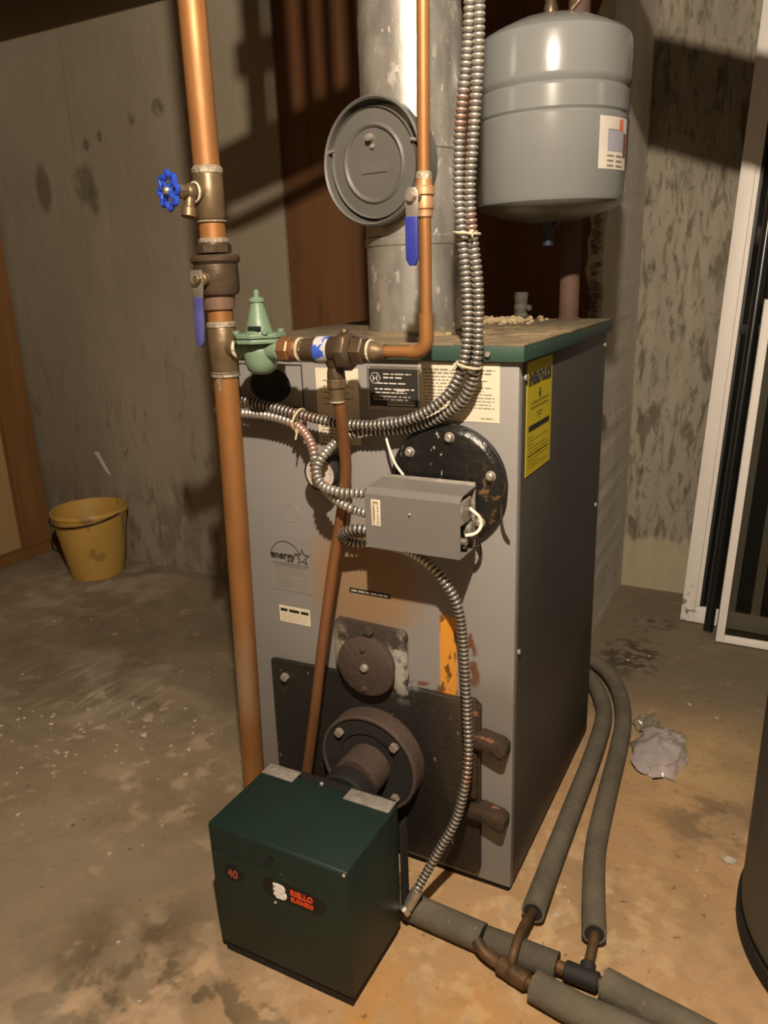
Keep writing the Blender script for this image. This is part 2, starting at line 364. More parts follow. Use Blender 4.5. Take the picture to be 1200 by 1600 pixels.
# ------------------------------------------------------------------ mesh helpers
class MB:
    def __init__(self):
        self.bm = bmesh.new()

    def add(self, other_verts, faces):
        vs = [self.bm.verts.new(v) for v in other_verts]
        for f in faces:
            try:
                self.bm.faces.new([vs[i] for i in f])
            except ValueError:
                pass
        return vs

    def box(self, lo, hi, bevel=0.0, rot=None, seg=2):
        t = bmesh.new()
        bmesh.ops.create_cube(t, size=1)
        lo, hi = V(lo), V(hi)
        c = (lo + hi) / 2
        s = hi - lo
        for v in t.verts:
            v.co = V((v.co.x * s.x, v.co.y * s.y, v.co.z * s.z))
        if bevel:
            bmesh.ops.bevel(t, geom=list(t.edges), offset=bevel, segments=seg, affect='EDGES', profile=.5)
        for v in t.verts:
            v.co = (rot @ v.co if rot else v.co) + c
        self.merge(t)
        return self

    def obox(self, org, ax, ay, az, bevel=0.0):
        """box spanned by three edge vectors from a corner"""
        t = bmesh.new()
        o, ax, ay, az = V(org), V(ax), V(ay), V(az)
        vs = [t.verts.new(o + ax * i + ay * j + az * k) for k in (0, 1) for j in (0, 1) for i in (0, 1)]
        for f in ((0, 2, 3, 1), (4, 5, 7, 6), (0, 1, 5, 4), (2, 6, 7, 3), (0, 4, 6, 2), (1, 3, 7, 5)):
            t.faces.new([vs[i] for i in f])
        if bevel:
            bmesh.ops.bevel(t, geom=list(t.edges), offset=bevel, segments=2, affect='EDGES', profile=.5)
        self.merge(t)
        return self

    def merge(self, t):
        mp = {}
        for v in t.verts:
            mp[v] = self.bm.verts.new(v.co)
        for f in t.faces:
            try:
                self.bm.faces.new([mp[v] for v in f.verts])
            except ValueError:
                pass
        t.free()

    def lathe(self, prof, org, axis=(0, 0, 1), n=32, sx=1.0, ref=None):
        """prof: (radius, height along axis)"""
        a = V(axis).normalized()
        x = V(ref).normalized() if ref else (V((1, 0, 0)) if abs(a.x) < .9 else V((0, 1, 0)))
        x = (x - a * x.dot(a)).normalized()
        y = a.cross(x)
        org = V(org)
        rings = []
        for r, h in prof:
            if r <= 1e-6:
                rings.append([self.bm.verts.new(org + a * h)])
            else:
                rings.append([self.bm.verts.new(org + a * h + (x * math.cos(q) * sx + y * math.sin(q)) * r) for q in [2 * math.pi * i / n for i in range(n)]])
        for A, B in zip(rings, rings[1:]):
            for i in range(n):
                j = (i + 1) % n
                if len(A) == 1 and len(B) == 1:
                    continue
                if len(A) == 1:
                    f = [A[0], B[j], B[i]]
                elif len(B) == 1:
                    f = [A[i], A[j], B[0]]
                else:
                    f = [A[i], A[j], B[j], B[i]]
                self.bm.faces.new(f)
        return self

    def cyl(self, a, b, r, r2=None, n=24, bev=None):
        a, b = V(a), V(b)
        L = (b - a).length
        r2 = r if r2 is None else r2
        e = min(r, r2, L) * .12 if bev is None else bev
        self.lathe([(0, 0), (r - e, 0), (r, e), (r2, L - e), (r2 - e, L), (0, L)], a, b - a, n)
        return self

    def hexnut(self, a, b, r, n=6):
        a, b = V(a), V(b)
        L = (b - a).length
        self.lathe([(0, 0), (r * .9, 0), (r, L * .12), (r, L * .88), (r * .9, L), (0, L)], a, b - a, n)
        return self

    def sphere(self, c, r, sc=(1, 1, 1), n=20, m=12, rot=None):
        t = bmesh.new()
        bmesh.ops.create_uvsphere(t, u_segments=n, v_segments=m, radius=r)
        for v in t.verts:
            q = V((v.co.x * sc[0], v.co.y * sc[1], v.co.z * sc[2]))
            v.co = (rot @ q if rot else q) + V(c)
        self.merge(t)
        return self

    def torus(self, c, axis, R, r, n=32, k=10, a0=0, a1=2 * math.pi):
        a = V(axis).normalized()
        x = V((1, 0, 0)) if abs(a.x) < .9 else V((0, 1, 0))
        x = (x - a * x.dot(a)).normalized()
        y = a.cross(x)
        pts = [V(c) + (x * math.cos(a0 + (a1 - a0) * i / n) + y * math.sin(a0 + (a1 - a0) * i / n)) * R for i in range(n + 1)]
        if abs(a1 - a0 - 2 * math.pi) < 1e-6:
            pts = pts[:-1]
            self.tube(pts, r, k, closed=True)
        else:
            self.tube(pts, r, k)
        return self

    def tube(self, pts, r, n=12, closed=False, rf=None, cap=True):
        pts = [V(p) for p in pts]
        N = len(pts)
        tang = []
        for i in range(N):
            if closed:
                t = pts[(i + 1) % N] - pts[i - 1]
            else:
                t = pts[min(i + 1, N - 1)] - pts[max(i - 1, 0)]
            tang.append(t.normalized())
        nrm = tang[0].orthogonal().normalized()
        rings = []
        for i in range(N):
            if i:
                q = tang[i - 1].rotation_difference(tang[i])
                nrm = q @ nrm
            nrm = (nrm - tang[i] * nrm.dot(tang[i])).normalized()
            b = tang[i].cross(nrm)
            rr = rf(i) if rf else r
            rings.append([self.bm.verts.new(pts[i] + (nrm * math.cos(2 * math.pi * k / n) + b * math.sin(2 * math.pi * k / n)) * rr) for k in range(n)])
        M = N if closed else N - 1
        off = 0
        if closed:
            d = [(rings[0][k].co - rings[-1][0].co).length for k in range(n)]
            off = d.index(min(d))
        for i in range(M):
            A, B = rings[i], rings[(i + 1) % N]
            o = off if (closed and i == N - 1) else 0
            for k in range(n):
                self.bm.faces.new([A[k], A[(k + 1) % n], B[(k + 1 + o) % n], B[(k + o) % n]])
        if cap and not closed:
            self.bm.faces.new(list(reversed(rings[0])))
            self.bm.faces.new(rings[-1])
        return self

    def prism(self, poly, org, ax, ay, depth, bevel=0.0):
        """extrude a 2D outline (ax, ay plane) along depth vector"""
        t = bmesh.new()
        org, ax, ay, d = V(org), V(ax), V(ay), V(depth)
        A = [t.verts.new(org + ax * p[0] + ay * p[1]) for p in poly]
        B = [t.verts.new(v.co + d) for v in A]
        n = len(poly)
        t.faces.new(A)
        t.faces.new(list(reversed(B)))
        for i in range(n):
            t.faces.new([A[i], B[i], B[(i + 1) % n], A[(i + 1) % n]])
        if bevel:
            bmesh.ops.recalc_face_normals(t, faces=t.faces)
            bmesh.ops.bevel(t, geom=list(t.edges), offset=bevel, segments=2, affect='EDGES', profile=.5)
        self.merge(t)
        return self

    def text(self, s, org, right, up, size, align='LEFT', bold=0.0, depth=.0006, sx=1.0):
        cu = bpy.data.curves.new('lettering', 'FONT')
        cu.body = s
        cu.size = size
        cu.align_x = align
        cu.extrude = depth
        cu.offset = bold
        cu.resolution_u = 3
        ob = bpy.data.objects.new('lettering', cu)
        COL.objects.link(ob)
        dg = bpy.context.evaluated_depsgraph_get()
        me = bpy.data.meshes.new_from_object(ob.evaluated_get(dg))
        right, up = V(right).normalized(), V(up).normalized()
        nn = right.cross(up)
        vs = [V(org) + right * v.co.x * sx + up * v.co.y + nn * v.co.z for v in me.vertices]
        self.add(vs, [list(p.vertices) for p in me.polygons])
        bpy.data.objects.remove(ob)
        bpy.data.meshes.remove(me)
        bpy.data.curves.remove(cu)
        return self

    def build(self, name, mat, parent=None, smooth=35, at=None, kind=None, label=None):
        bm = self.bm
        bmesh.ops.recalc_face_normals(bm, faces=bm.faces)
        o0 = V((0, 0, 0))
        if parent is not None:
            o0 = V(parent['org'])
        elif at is not None:
            o0 = V(at)
        for v in bm.verts:
            v.co -= o0
        me = bpy.data.meshes.new(name)
        bm.to_mesh(me)
        bm.free()
        mats = mat if isinstance(mat, (list, tuple)) else [mat]
        for x in mats:
            me.materials.append(x.m if isinstance(x, Mat) else x)
        if smooth:
            for p in me.polygons:
                p.use_smooth = True
            me.set_sharp_from_angle(angle=math.radians(smooth))
        o = bpy.data.objects.new(name, me)
        COL.objects.link(o)
        o['org'] = tuple(o0)
        if parent is not None:
            o.parent = parent
        else:
            o.location = o0
        if kind:
            o['kind'] = kind
        if label:
            o['label'] = label
        return o

def thing(name, loc, label, cat, group=None):
    e = bpy.data.objects.new(name, None)
    COL.objects.link(e)
    e.location = loc
    e.empty_display_size = .05
    e['org'] = tuple(loc)
    return tag(e, label, cat, group)

def tag(o, label, cat, group=None):
    o['label'] = label
    o['category'] = cat
    if group:
        o['group'] = group
    return o

def spline(pts, step=.01):
    """Catmull-Rom through pts, resampled evenly"""
    P = [V(p) for p in pts]
    P = [P[0] * 2 - P[1]] + P + [P[-1] * 2 - P[-2]]
    out = []
    for i in range(1, len(P) - 2):
        for k in range(24):
            t = k / 24
            a, b, c, d = P[i - 1], P[i], P[i + 1], P[i + 2]
            out.append(.5 * ((2 * b) + (c - a) * t + (2 * a - 5 * b + 4 * c - d) * t * t + (3 * b - a - 3 * c + d) * t ** 3))
    out.append(P[-2])
    L = [0]
    for a, b in zip(out, out[1:]):
        L.append(L[-1] + (b - a).length)
    n = max(2, int(L[-1] / step))
    res = []
    j = 0
    for i in range(n + 1):
        s = L[-1] * i / n
        while j < len(L) - 2 and L[j + 1] < s:
            j += 1
        f = (s - L[j]) / max(1e-9, L[j + 1] - L[j])
        res.append(out[j].lerp(out[j + 1], min(1, f)))
    return res

def circle2(cx, cy, rx, ry, n, a0=0, a1=2 * math.pi):
    return [(cx + rx * math.cos(a0 + (a1 - a0) * i / n), cy + ry * math.sin(a0 + (a1 - a0) * i / n)) for i in range(n)]

# ------------------------------------------------------------------ setting
XL, YB, YF, XR, ZC = -2.46, 1.05, 1.57, 2.7, 2.13
RET = -0.115
def wobble(o, amt, sc, axis):
    pass

def structure(name, mb, mat, parent=None, smooth=0):
    return mb.build(name, mat, parent, smooth=smooth, kind='structure')

floor = structure('floor', MB().box((XL - .1, -2.8, -.1), (XR + .1, YF + .1, 0)), floor_m)
wall_back = structure('wall_back', MB().box((XL - .1, YB, 0), (-1.127, YB + .12, ZC)), wall_m)
# concrete mass to the right of the timber panel, with its side face seen
ret = MB()
zs = [i * ZC / 60 for i in range(61)]
front, side, back = [], [], []
for z in zs:
    e = random.uniform(-.012, .012)
    front.append(ret.bm.verts.new((-.150 + e, YB + random.uniform(.0, .012), z)))
    side.append(ret.bm.verts.new((RET + random.uniform(-.004, .001), YB + random.uniform(-.002, .002), z)))
    back.append(ret.bm.verts.new((RET, YF + .02, z)))
inner = [ret.bm.verts.new((-.20, YB + .06, z)) for z in zs]
for A, B in ((inner, front), (front, side), (side, back)):
    for i in range(60):
        ret.bm.faces.new([A[i], B[i], B[i + 1], A[i + 1]])
wall_return = structure('wall_return', ret, ret_m)
rub = MB()
for i in range(90):
    z = random.uniform(.95, 1.5)
    r = random.uniform(.004, .011)
    t = bmesh.new()
    bmesh.ops.create_icosphere(t, subdivisions=1, radius=r)
    for v in t.verts:
        v.co = V((v.co.x * random.uniform(.6, 1.2), v.co.y, v.co.z * random.uniform(.6, 1.3))) + V((random.uniform(-.152, -.124), YB + random.uniform(-.004, .008), z))
    rub.merge(t)
rub.build('exposed_aggregate', rubble_m, wall_return, smooth=0, kind='stuff')
structure('wall_far', MB().box((RET - .6, YF, 0), (XR + .1, YF + .12, ZC)), far_m)
structure('wall_right', MB().box((XR, -2.8, 0), (XR + .1, YF, ZC)), wall_m)
structure('wall_front', MB().box((XL - .1, -2.9, 0), (XR + .1, -2.8, ZC)), wall_m)
# timber panel that closes the opening in the back wall
panel = structure('trim_1', MB().box((-1.127, YB + .012, 0), (-.13, YB + .05, ZC)), panel_m)
# faint form joints in the back wall
fj = MB()
for x0, lean in ((-2.03, .012),):
    fj.tube([(x0 + math.sin(z * 7) * .004 + random.uniform(-.004, .004) + lean * z, YB + .001, z) for z in [i * .05 for i in range(41)]], .0022, 6)
fj.build('form_joint', Mat('joint_grime', lin(.11, .09, .065), lin(.20, .17, .13), 9, rough=.9), wall_back, smooth=60)
# stud wall on the left
wall_left = structure('wall_left', MB().box((XL - .1, -2.8, 0), (XL - .03, YB, ZC)), stud_end_m)
structure('sole_plate', MB().box((XL - .03, -2.8, 0), (XL + .02, YB, .042), .003), stud_m, wall_left)
structure('top_plate', MB().box((XL - .03, -2.8, 1.9), (XL + .01, YB, 1.945), .003), stud_m, wall_left)
for y0, y1 in ((.895, 1.03), (.60, .73), (.22, .26), (-.18, -.14), (-.58, -.54), (-.98, -.94), (-1.4, -1.36), (-1.8, -1.76), (-2.2, -2.16), (-2.6, -2.56)):
    structure('stud', MB().box((XL - .03, y0, .042), (XL + .005, y1, 1.9), .003), stud_m, wall_left)
ceiling = structure('ceiling', MB().box((XL - .1, -2.8, ZC), (XR + .1, YF + .1, ZC + .05)), ceil_m)
for y in (-2.5, -2.1, -1.7, -1.3, -.7, -.3, .1, .5, .72, 1.2):
    structure('joist', MB().box((XL, y, 1.946), (XR, y + .04, ZC), .002), joist_m, ceiling)

# the bare bulbs that light the cellar
def bulb(pos, strength, label):
    t = thing('light_bulb', (pos.x, pos.y, ZC), label, 'lamp')
    bt = emit('glowing_bulb', BULB_COLOR, strength)
    MB().sphere(pos, .020, n=16, m=10).build('glass_globe', bt, t, smooth=80)
    MB().lathe([(.009, .022), (.016, .035), (.016, .065), (.022, .07), (.022, .095), (.055, .11), (.06, ZC - pos.z), (0, ZC - pos.z)], pos, n=20).build('porcelain_socket', white_print, t)
bulb(BULB, BULB_STRENGTH, 'bare lit bulb in a white porcelain holder between the joists near the boiler')
bulb(FAR_BULB, FAR_STRENGTH, 'dimmer bare bulb in a porcelain holder at the far right of the cellar')

# ------------------------------------------------------------------ boiler
boiler = thing('boiler', (-.28, .29, 0), 'large grey steel boiler with a dusty green lid and sooty burner door', 'boiler')
W, D, H = .559, .58, 1.0
front_panel = MB().box((-W, 0, .014), (0, .018, .976), .0025).build('front_panel', jacket_m, boiler)
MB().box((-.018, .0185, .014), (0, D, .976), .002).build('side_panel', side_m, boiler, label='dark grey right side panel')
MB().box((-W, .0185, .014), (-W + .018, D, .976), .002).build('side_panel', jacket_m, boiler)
MB().box((-W + .019, D - .018, .014), (-.019, D, .976), .002).build('back_panel', jacket_m, boiler)
MB().box((-W + .006, .006, 0), (-.006, D - .01, .0135)).build('base', base_m, boiler)
lid = MB()
lid.box((-W - .01, -.010, .974), (.010, -.006, .998), .001)
lid.box((.006, -.006, .974), (.010, D + .01, .998), .001)
lid.box((-W - .01, -.006, .974), (-W - .006, D + .01, .998), .001)
lid.box((-W - .006, D + .006, .974), (.006, D + .01, .998), .001)
lid = lid.build('lid', lid_m, boiler, label='green enamelled lid rim')
MB().box((-W - .0105, -.0105, .9965), (-.100, D + .0105, 1.0), .0012).build('top_plate', dust_m, lid, label='top plate covered in tan dust')
MB().box((-.097, -.0105, .9965), (.0105, D + .0105, 1.0), .0012).build('top_plate', dust_m, lid, label='top plate covered in tan dust')
for x in (-.045, -.45):
    MB().hexnut((x, -.010, .985), (x, -.0155, .985), .0045).build('lid_screw', bolt_m, lid)
for y, z in ((.027, .947), (.585 - .02, .947), (.020, .489), (.55, .60)):
    MB().cyl((0, y, z), (.004, y, z), .005, n=12).build('side_screw', bolt_m, boiler)

FX, UZ = V((1, 0, 0)), V((0, 0, 1))
def sticker(name, x0, z0, x1, z1, mat, parent=boiler, y=0.0, th=.0008, label=None, tilt=0):
    return MB().box((x0, y - th, z0), (x1, y, z1)).build(name, mat, parent, smooth=0, label=label)

def dashes(mb, x0, x1, z, h, y, seed, gap=.25, fill=1.0, word=.012):
    rnd = random.Random(seed)
    x = x0
    xe = x0 + (x1 - x0) * fill
    while x < xe:
        w_ = min(rnd.uniform(.35, 1.2) * word, xe - x)
        mb.add([(x, y, z), (x + w_, y, z), (x + w_, y, z + h), (x, y, z + h)], [(0, 1, 2, 3)])
        x += w_ + rnd.uniform(.2, .5) * word * gap * 2

# logo plate top left: framed badge with a black oval
lg = MB()
for lo, hi in (((-.525, -.0012, .886), (-.386, 0, .8875)), ((-.525, -.0012, .960), (-.386, 0, .9615)), ((-.525, -.0012, .886), (-.5232, 0, .9615)), ((-.3878, -.0012, .886), (-.386, 0, .9615))):
    lg.box(lo, hi)
logo = lg.build('logo_badge', ink_m, boiler, smooth=0, label='black outlined badge with a black oval emblem')
MB().prism(circle2(-.455, .924, .043, .031, 40), (0, -.0016, 0), FX, UZ, (0, .0015, 0)).build('oval', badge_m, logo, smooth=0)
MB().torus((-.455, -.0018, .913), (0, 1, 0), .007, .0020, 20, 6).tube([(-.462, -.0018, .940), (-.449, -.0018, .936), (-.455, -.0018, .926), (-.462, -.0018, .930)], .0018, 6).build('emblem', door_m, logo)
# cream notice behind the down pipe
s1 = sticker('notice_label', -.359, .828, -.276, .957, label_m, label='cream notice label')
t1 = MB()
for i in range(7):
    dashes(t1, -.352, -.285, .868 - i * .006, .0018, -.0010, i, fill=random.uniform(.6, 1))
for i in range(5):
    dashes(t1, -.345, -.285, .935 - i * .010, .002, -.0010, 20 + i, fill=random.uniform(.6, 1))
t1.build('print', faint_ink, s1, smooth=0, kind='stuff')
# rating plate
rp = sticker('rating_plate', -.259, .892, -.162, .963, steel_m, th=.0012, label='silver bordered black rating plate')
MB().box((-.2545, -.0018, .8975), (-.1665, -.0013, .958)).build('plate_field', ink_m, rp, smooth=0)
t2 = MB()
t2.text('H', (-.2475, -.0022, .9385), FX, UZ, .013)
pts = circle2(-.2430, .943, .0095, .0095, 6)
t2.tube([(a, -.0021, b) for a, b in pts], .0006, 5, closed=True)
for i, (a, b, f, h) in enumerate(((-.228, -.172, .9, .0020), (-.228, -.172, .6, .0025), (-.242, -.175, .8, .0022), (-.244, -.173, 1, .0024), (-.244, -.180, .9, .002), (-.248, -.172, .9, .0014), (-.248, -.172, .85, .0014))):
    dashes(t2, a, b, (.949, .943, .934, .9245, .919, .913, .908)[i], h, -.0021, 40 + i, fill=f, word=.014)
t2.box((-.205, -.0022, .9225), (-.190, -.0019, .927))
t2.box((-.222, -.0022, .8995), (-.172, -.0019, .9025))
t2.box((-.222, -.0022, .9045), (-.172, -.0019, .906))
t2.build('print', pale_m, rp, smooth=0, kind='stuff')
for x in (-.2555, -.1655):
    for z in (.8955, .9595):
        MB().cyl((x, -.001, z), (x, -.0030, z), .0022, n=10).build('rivet', bolt_m, rp)
# cream instruction sheet
s3 = sticker('instruction_label', -.165, .880, -.030, .971, label_m, label='cream instruction sheet with small print')
t3 = MB()
for i in range(13):
    z = .958 - i * .0052
    dashes(t3, -.158, -.038, z, .0017 if i not in (0, 1) else .0026, -.0010, 60 + i, fill=(1, .95, .5, .9, .4, .95, .85, .98, 1, 1, .95, 1, .6)[i])
dashes(t3, -.06, -.038, .885, .0018, -.0010, 90)
t3.build('print', faint_ink, s3, smooth=0, kind='stuff')
# star efficiency decal, clear film with black print
s4 = sticker('efficiency_decal', -.487, .533, -.392, .645, tint_m, label='clear film decal with a star and handwritten word')
t4 = MB()
pts = [(-.450 + .035 * math.cos(a), .595 + .038 * math.sin(a)) for a in [math.radians(20 + i * 8) for i in range(19)]]
t4.tube([(a, -.0012, b) for a, b in pts], .0007, 5)
st5 = []
for i in range(10):
    a = math.pi / 2 + i * math.pi / 5
    r = .0165 if i % 2 == 0 else .0068
    st5.append((-.412 + r * math.cos(a), .606 + r * math.sin(a)))
t4.tube([(a, -.0012, b) for a, b in st5], .0011, 5, closed=True)
t4.text('energy', (-.484, -.0014, .598), FX, UZ, .0215, bold=.0004, sx=.95)
t4.box((-.484, -.0012, .588), (-.398, -.0009, .5888))
t4.box((-.478, -.0012, .584), (-.402, -.0009, .5846))
t4.build('star_print', ink_m, s4, smooth=0)
t4 = MB()
for i in range(5):
    dashes(t4, -.478 + i * .002, -.408, .580 - i * .0035, .0014, -.0010, 110 + i, word=.02)
for i in range(7):
    dashes(t4, -.478, -.436, .558 - i * .0032, .0013, -.0010, 120 + i, word=.008)
for i in range(3):
    dashes(t4, -.422, -.406, .556 - i * .008, .0016, -.0010, 130 + i)
t4.build('small_print', faint_ink, s4, smooth=0, kind='stuff')
# little warning label
s5 = sticker('warning_label', -.474, .466, -.404, .500, label_m, label='small cream warning label with a black bar')
t5 = MB()
t5.box((-.471, -.0011, .4885), (-.455, -.0008, .4945)).box((-.424, -.0011, .4885), (-.407, -.0008, .4945)).box((-.451, -.0011, .4885), (-.428, -.0008, .4945))
t5.build('black_bar', ink_m, s5, smooth=0, kind='stuff')
t5 = MB()
for i in range(3):
    dashes(t5, -.468, -.410, .4825 - i * .0055, .0012, -.0010, 140 + i)
t5.build('print', Mat('ochre_ink', lin(.42, .30, .15), rough=.6), s5, smooth=0, kind='stuff')
# black strip label under the control box
s6 = sticker('strip_label', -.313, .5535, -.229, .5625, ink_m, label='narrow black strip label with white print')
t6 = MB()
dashes(t6, -.309, -.235, .5565, .0028, -.0011, 151)
t6.build('print', pale_m, s6, smooth=0, kind='stuff')
# knockout
MB().torus((-.430, -.0002, .690), (0, 1, 0), .0165, .0007, 40, 6).build('knockout', jacket_m, boiler)
# yellow energy guide on the right side panel
ey, ey1 = .037, .173
s7 = MB().box((0, ey, .787), (.0009, ey1, .968)).build('energy_label', yellow_m, boiler, smooth=0, label='yellow energy guide sticker with black heading')
t7 = MB()
SY = V((0, 1, 0))
t7.text('ENERGYGUIDE', (.0012, ey + .008, .9325), SY, UZ, .0255, bold=.0009, sx=.70)
t7.prism([(-.0028, .004), (.0028, .004), (.0028, -.004), (.007, -.004), (0, -.013), (-.007, -.004), (-.0028, -.004)], (.0010, .105, .918), SY, UZ, (.0003, 0, 0))
t7.box((.0009, ey + .012, .858), (.0012, ey1 - .012, .867))
t7.build('heading', ink_m, s7, smooth=0)
t7 = MB()
def ydash(y0, y1, z, h, seed, fill=1, word=.012):
    rnd = random.Random(seed)
    y = y0
    ye = y0 + (y1 - y0) * fill
    while y < ye:
        w_ = min(rnd.uniform(.35, 1.2) * word, ye - y)
        t7.add([(.0011, y, z), (.0011, y + w_, z), (.0011, y + w_, z + h), (.0011, y, z + h)], [(0, 1, 2, 3)])
        y += w_ + rnd.uniform(.15, .35) * word
ydash(ey + .022, ey1 - .02, .900, .004, 1)
ydash(ey + .022, ey1 - .02, .892, .004, 2)
for i in range(3):
    ydash(ey + .05 + i * .008, ey1 - .05 - i * .008, .882 - i * .005, .003, 4 + i, word=.006)
for i in range(9):
    ydash(ey + .010, ey1 - .010, .848 - i * .0062, .0018, 10 + i, (.2, .9, .3, .8, .95, .9, .95, .5, .9)[i])
ydash(ey + .010, ey1 - .010, .817, .003, 30)
t7.build('print', Mat('olive_ink', lin(.16, .12, .015), rough=.6), s7, smooth=0, kind='stuff')

# round black access plate
AC = V((-.112, 0, .778))
ap = MB().lathe([(0, -.022), (.088, -.022), (.0915, -.020), (.0975, -.014), (.0975, 0)], AC, (0, 1, 0), 64)
ap = ap.build('access_plate', black_m, boiler, label='round black bolted access plate')
MB().torus(AC + V((0, -.012, 0)), (0, 1, 0), .0985, .0022, 64, 8).build('gasket_rim', gasket_m, ap)
for a in (17, 84, 140, 200, 258, 318):
    q = AC + V((math.cos(math.radians(a)) * .080, -.021, math.sin(math.radians(a)) * .080))
    MB().lathe([(.0085, 0), (.0085, -.0015), (.0065, -.002), (.0062, -.008), (.004, -.0095), (0, -.0095)], q, (0, 1, 0), 12).build('bolt', bolt_m, ap)

# temperature gauge
G = V((-.330, -.05, .786))
ga = MB().lathe([(.020, .05), (.024, .045), (.027, .012), (.0305, .010), (.0305, -.001), (.0285, -.002), (.028, .001)], G, (0, 1, 0), 40).build('gauge', soot_m, boiler, label='round dial gauge in a black case')
gd = MB().lathe([(0, .0012), (.0285, .0012)], G, (0, 1, 0), 40).build('dial', pale_m, ga, smooth=0)
gd = MB()
for i in range(26):
    a = math.radians(-50 + i * 280 / 25)
    r0 = .0195 if i % 5 else .0165
    d = V((math.cos(a), 0, math.sin(a)))
    n_ = V((-d.z, 0, d.x)) * .0005
    p0, p1 = G + d * r0, G + d * .024
    gd.add([p0 - n_ + V((0, .0006, 0)), p0 + n_ + V((0, .0006, 0)), p1 + n_ + V((0, .0006, 0)), p1 - n_ + V((0, .0006, 0))], [(0, 1, 2, 3)])
gd.tube([G + V((.002, .0004, -.004)), G + V((-.010, .0004, .014))], .0007, 5)
gd.build('dial_marks', Mat('red_print', lin(.55, .12, .10), rough=.6), ga, smooth=0)

# burner door: black cast plate with a raised tab, inspection cover, flange and hinge lugs
poly = [(-.500, .034), (-.070, .030)] + [(-.070 + .014 * math.sin(a), .044 - .014 * math.cos(a)) for a in [math.radians(x) for x in (20, 45, 70, 90)]] + [(-.056, .385)]
poly += [(-.062, .391), (-.196, .391), (-.196, .487)] + [(-.208 + .012 * math.cos(a), .487 + .012 * math.sin(a)) for a in [math.radians(x) for x in (25, 50, 75, 90)]]
poly += [(-.336, .502), (-.345, .494), (-.345, .389), (-.497, .383)]
door = MB().prism(poly, (0, -.012, 0), FX, UZ, (0, .012, 0), .0015).build('burner_door', door_m, boiler, label='sooty black cast burner door')
MB().box((-.088, -.021, .20), (-.058, -.0115, .405), .006).build('hinge_strip', lug_m, door)
DC = V((-.268, -.012, .427))
MB().lathe([(0, -.024), (.054, -.024), (.0575, -.022), (.058, -.018), (.0565, -.014), (.050, -.012), (.050, 0)], DC, (0, 1, 0), 48).build('inspection_cover', rust_m, door, label='brown round inspection cover')
MB().lathe([(.008, 0), (.008, -.004), (.006, -.007), (0, -.008)], DC + V((0, -.0235, 0)), (0, 1, 0), 12).build('cover_bolt', bolt_m, door)
for dz in (.036, -.044):
    MB().lathe([(.006, 0), (.005, -.004), (0, -.005)], DC + V((-.003, -.0235, dz)), (0, 1, 0), 10).build('cover_rivet', rust_m, door)
MB().hexnut((-.268, -.012, .489), (-.268, -.020, .489), .009).build('tab_bolt', rust_m, door)
MB().hexnut((-.462, -.012, .353), (-.462, -.022, .353), .009).build('door_bolt', bolt_m, door)
FCN = V((-.264, -.012, .232))
MB().lathe([(.100, 0), (.100, -.034), (.0975, -.0375), (.094, -.0375), (.093, -.034), (.093, 0)], FCN, (0, 1, 0), 64).build('flange', rust_m, door, label='rust brown round burner flange')
MB().lathe([(.0928, -.010), (.0928, -.0335), (.062, -.0335), (.060, -.030), (0, -.030)], FCN, (0, 1, 0), 56).build('flange_plate', soot_m, door, label='black flange face')
for a in (137, 43, -45, 223):
    q = FCN + V((math.cos(math.radians(a)) * .0790, -.033, math.sin(math.radians(a)) * .0790))
    MB().hexnut(q, q + V((0, -.010, 0)), .0090).build('flange_bolt', dull_bolt, door)
for z in (.320, .172):
    lgm = MB()
    lgm.prism([(-.075, .012), (-.050, .020), (-.012, .014), (-.003, .006), (-.003, -.012), (-.012, -.016), (-.045, -.004), (-.075, -.002)], (0, -.034, z), FX, UZ, (0, .034, 0), .0015)
    lgm.cyl((-.012, -.036, z - .004), (-.012, -.030, z - .004), .006, n=12)
    lgm.build('hinge_lug', lug_m, door, label='rusty hinge lug')

# ------------------------------------------------------------------ crumbs and stubs on the lid
crumb = MB()
rn = random.Random(3)
for i in range(260):
    x = rn.gauss(-.225, .055)
    y = rn.gauss(.50, .055)
    if (x + .264) ** 2 + (y - .205) ** 2 < .0095 or not (-.54 < x < -.0 and .02 < y < .57):
        continue
    r = rn.uniform(.0025, .0085)
    t = bmesh.new()
    bmesh.ops.create_icosphere(t, subdivisions=1, radius=r)
    for v in t.verts:
        v.co = V((v.co.x * rn.uniform(.7, 1.3), v.co.y * rn.uniform(.7, 1.3), v.co.z * rn.uniform(.5, 1))) + V((x, y, 1.0 + r * .45))
    crumb.merge(t)
for i in range(40):
    x, y = rn.uniform(-.20, -.12), rn.uniform(.14, .2)
    if (x + .264) ** 2 + (y - .205) ** 2 < .0085:
        continue
    r = rn.uniform(.002, .004)
    t = bmesh.new()
    bmesh.ops.create_icosphere(t, subdivisions=1, radius=r)
    for v in t.verts:
        v.co += V((x, y, 1.0 + r * .5))
    crumb.merge(t)
o = crumb.build('insulation_crumbs', crumb_m, None, smooth=0, at=(-.22, .5, 1.0), kind='stuff')
tag(o, 'pale yellow crumbs of insulation heaped on the boiler lid by the flue', 'debris')

pl = thing('pipe_plug', (-.180, .555, 1.0), 'short rough grey iron plug standing on the back of the boiler lid', 'plug')
MB().lathe([(0, 0), (.014, 0), (.017, .008), (.0135, .014), (.016, .026), (.013, .034), (.0150, .050), (.0150, .056), (.011, .058), (0, .056)], (-.180, .555, 1.0), n=14).build('body', plug_m, pl, smooth=25)
MB().sphere((-.160, .548, 1.025), .007, n=8, m=6).build('side_nub', plug_m, pl, smooth=25)

